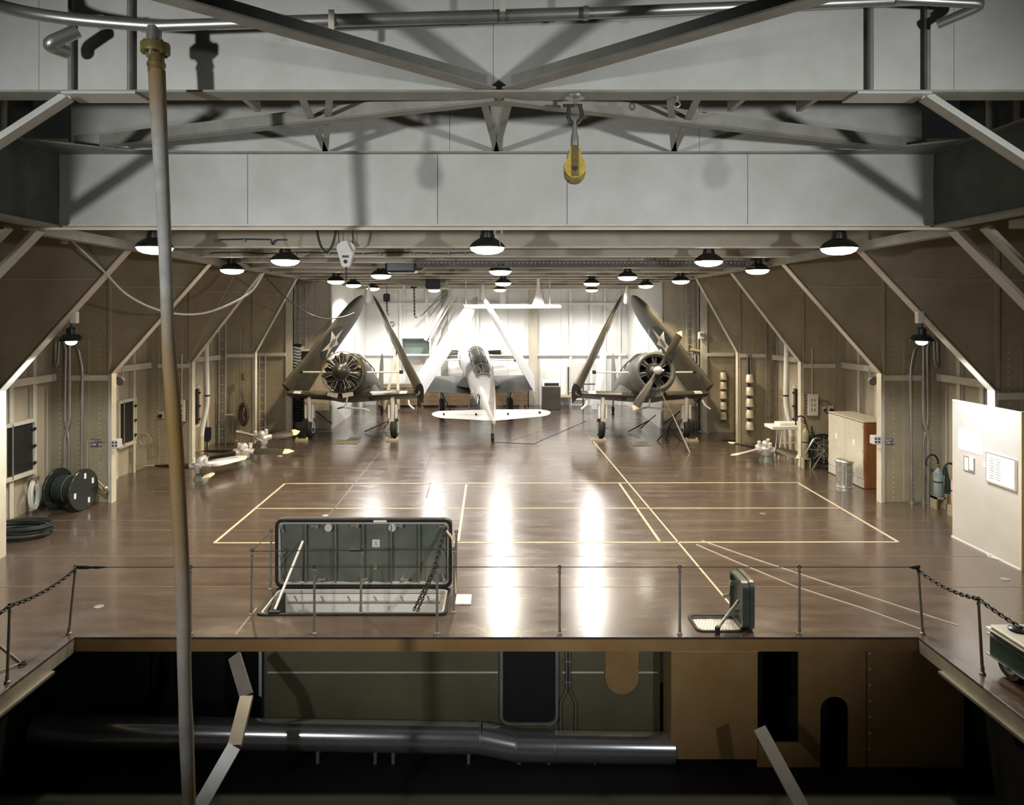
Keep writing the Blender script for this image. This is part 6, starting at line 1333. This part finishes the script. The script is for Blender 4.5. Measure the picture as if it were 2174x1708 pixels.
# suspended trapeze
t = thing('trapeze_shelf', 'white plank trapeze suspended on two rods below the beams', 'shelf', P(1086, 655, 24.5))
TY = 24.5; a, b = P(983, 651, TY), P(1187, 651, TY)
MB().rbox(a.x, b.x, TY-0.22, TY+0.22, a.z-0.06, a.z+0.08, 0.02).build('plank', 'white', t, 0, True)
for x in (989, 1167): q = P(x, 650, TY); MB().cyl((q.x, TY, q.z), (q.x, TY, 5.7), 0.022, n=8).build('hanger_rod', 'light_grey', t, 60, True)
MB().box(P(985, 600, TY).x, P(1172, 600, TY).x, 23.9, TY+0.02, 5.68, 5.72).build('hanger_bar', 'dull_steel', t, 0, True)
for x0, x1 in ((985, 1000), (1170, 1190)): MB().rbox(P(x0, 650, TY).x, P(x1, 650, TY).x, TY-0.26, TY-0.22, a.z-0.05, a.z+0.05, 0.01).build('end_fitting', 'cream', t, 0, True)
q = P(1143, 642, 24.5); t = thing('canvas_cone', 'white canvas cone standing on the trapeze', 'canvas', (q.x, 24.5, a.z+0.08))
MB().lathe([(0.22, 0), (0.18, 0.12), (0.10, 0.35), (0.06, 0.6), (0.05, 0.95)], n=16).build('cone', 'white', t, 50); MB().lathe([(0.08, 0.95), (0.10, 0.96), (0.10, 1.05), (0.06, 1.06)], n=14).build('cap', 'dull_steel', t, 40); MB().cyl((0.04, -0.02, 0.95), (0.22, -0.05, 0.02), 0.012, n=5).build('stay', 'dull_steel', t, 60)
# white bags hung overhead
for x, y, Y, lb in ((783, 632, 23.3, 'white bag tied over the wing tip of the bare engine aircraft'), (858, 628, 25.4, 'white bag hanging beside the chain hoist'), (905, 624, 26.1, 'white bag hanging near the leaning boom'), (1025, 626, 25.4, 'white bag hanging above the tips of the pale aircraft'), (1331, 633, 23.4, 'white bag tied above the wing tips of the propeller aircraft')):
    q = P(x, y, Y); t = thing('hanging_bag', lb, 'bag', q-Vector((0, 0, 0.2)), group='white bags hung under the beams')
    MB().lathe([(0.0, 0), (0.07, 0.02), (0.11, 0.10), (0.10, 0.25), (0.05, 0.5), (0.02, 0.6)], n=14).build('sack', 'paper', t, 60); MB().cyl((0, 0, 0.58), (0, 0, 6.6-(q.z-0.2)), 0.006, n=5).build('cord', 'rope', t, 60)
# chain hoists
for x, y, Y, ln, lb in ((821, 640, 26.6, 0.5, 'black chain hoist with hook above the after bulkhead stringer'), (879, 612, 26.6, 1.1, 'black chain hoist with long chain and hook')):
    q = P(x, y, Y); t = thing('chain_hoist', lb, 'hoist', q-Vector((0, 0, ln)))
    MB().rbox(-0.12, 0.12, -0.1, 0.1, ln, ln+0.3, 0.04).build('body', 'black', t, 0); MB().cyl((0, 0, ln+0.3), (0, 0.2, 6.6-(q.z-ln)), 0.02, n=6).build('hanger', 'dull_steel', t, 60)
    o = chain([(0, 0, ln), (0.02, 0, 0.1)], 'load_chain', None, 0.09, 0.014, 'black', None); o.parent = t
    MB().tube(rounded([(0.02, 0, 0.12), (0.02, 0, 0.04), (0.08, 0, -0.02), (0.1, 0, 0.06)], 0.04), 0.018, 6).build('hook', 'dull_steel', t, 60)
    for kk in ('label', 'category'):
        if kk in o.keys(): del o[kk]
# stowed spare section overhead
t = thing('stowed_spar', 'dark tapered spare section stowed under the far overhead beams', 'spare part', P(862, 596, 25.0))
a, b, c = P(796, 590, 24.9), P(860, 594, 24.9), P(930, 600, 24.9)
MB().loft([[p+Vector((0, w_*math.cos(q), h_*math.sin(q))) for q in (2*PI*i/12 for i in range(12))] for p, w_, h_ in ((a, 0.1, 0.06), (b, 0.5, 0.2), (c, 0.6, 0.22), (c+Vector((0.3, 0, -0.02)), 0.4, 0.15))]).build('shell', 'girder_dark', t, 40, True)
for x in (815, 870, 925): q = P(x, 590, 24.9); MB().box(q.x-0.02, q.x+0.02, 24.88, 24.92, q.z+0.05, 6.6).build('hanger', 'dull_steel', t, 0, True)
q = P(905, 598, 24.6); MB().rbox(q.x, q.x+0.5, 24.3, 24.8, q.z-0.25, q.z+0.12, 0.04).build('motor', 'black', t, 0, True)
t = thing('dark_hoist_motor', 'big dark hoist motor under the overhead beside the lattice tray', 'motor', P(855, 575, 17.4)); q = P(820, 575, 17.4); MB().rbox(q.x, q.x+0.75, 17.2, 17.8, 5.4, 5.75, 0.05).build('case', 'gloss_black', t, 0, True); MB().rbox(q.x+0.6, q.x+0.95, 17.25, 17.7, 5.45, 5.72, 0.08).build('drum', 'prop_dark', t, 0, True); MB().box(q.x+0.1, q.x+0.7, 17.4, 17.45, 5.75, 6.6).build('hanger', 'dull_steel', t, 0, True)
# drooping cables
t = thing('drooping_cable', 'pale cable drooping in a long curve behind the hanging hose', 'cable', P(400, 668, 14.2))
def spline(pts, n=8):
    out = []; pts = [Vector(p) for p in pts]
    for i in range(len(pts)-1):
        p0 = pts[max(0, i-1)]; p1 = pts[i]; p2 = pts[i+1]; p3 = pts[min(len(pts)-1, i+2)]
        for k in range(n):
            u = k/n; out.append(0.5*((2*p1)+(p2-p0)*u+(2*p0-5*p1+4*p2-p3)*u*u+(3*p1-p0-3*p2+p3)*u**3))
    return out+[pts[-1]]
MB().tube(spline([P(150, 508, 12.3), P(215, 570, 12.6), P(270, 625, 13.0), P(335, 657, 13.6), P(400, 667, 14.2), P(460, 657, 15.0), P(530, 622, 15.8), P(560, 580, 16.3)]), 0.02, 8).build('cable', 'white_rope', t, 60, True)
MB().rbox(P(137, 510, 12.3).x-0.06, P(137, 510, 12.3).x+0.05, 12.28, 12.34, P(137, 512, 12.3).z-0.04, P(137, 512, 12.3).z+0.04, 0.01).build('end_ring', 'light_grey', t, 0, True)
MB().tube([P(140, 508, 12.3), P(165, 493, 12.6), (-6.25, 12.66, 5.6)], 0.012, 5).build('lanyard', 'cable', t, 60, True)
t = thing('drooping_cable', 'dark cable drooping from the knees to the starred wing of the bare engine aircraft', 'cable', P(690, 677, 23.5))
MB().tube(spline([P(556, 578, 17.2), P(600, 625, 18.5), P(645, 660, 20.5), P(690, 676, 22.2), P(730, 672, 23.6), P(752, 664, 24.2)]), 0.018, 6).build('cable', 'cable', t, 60, True)
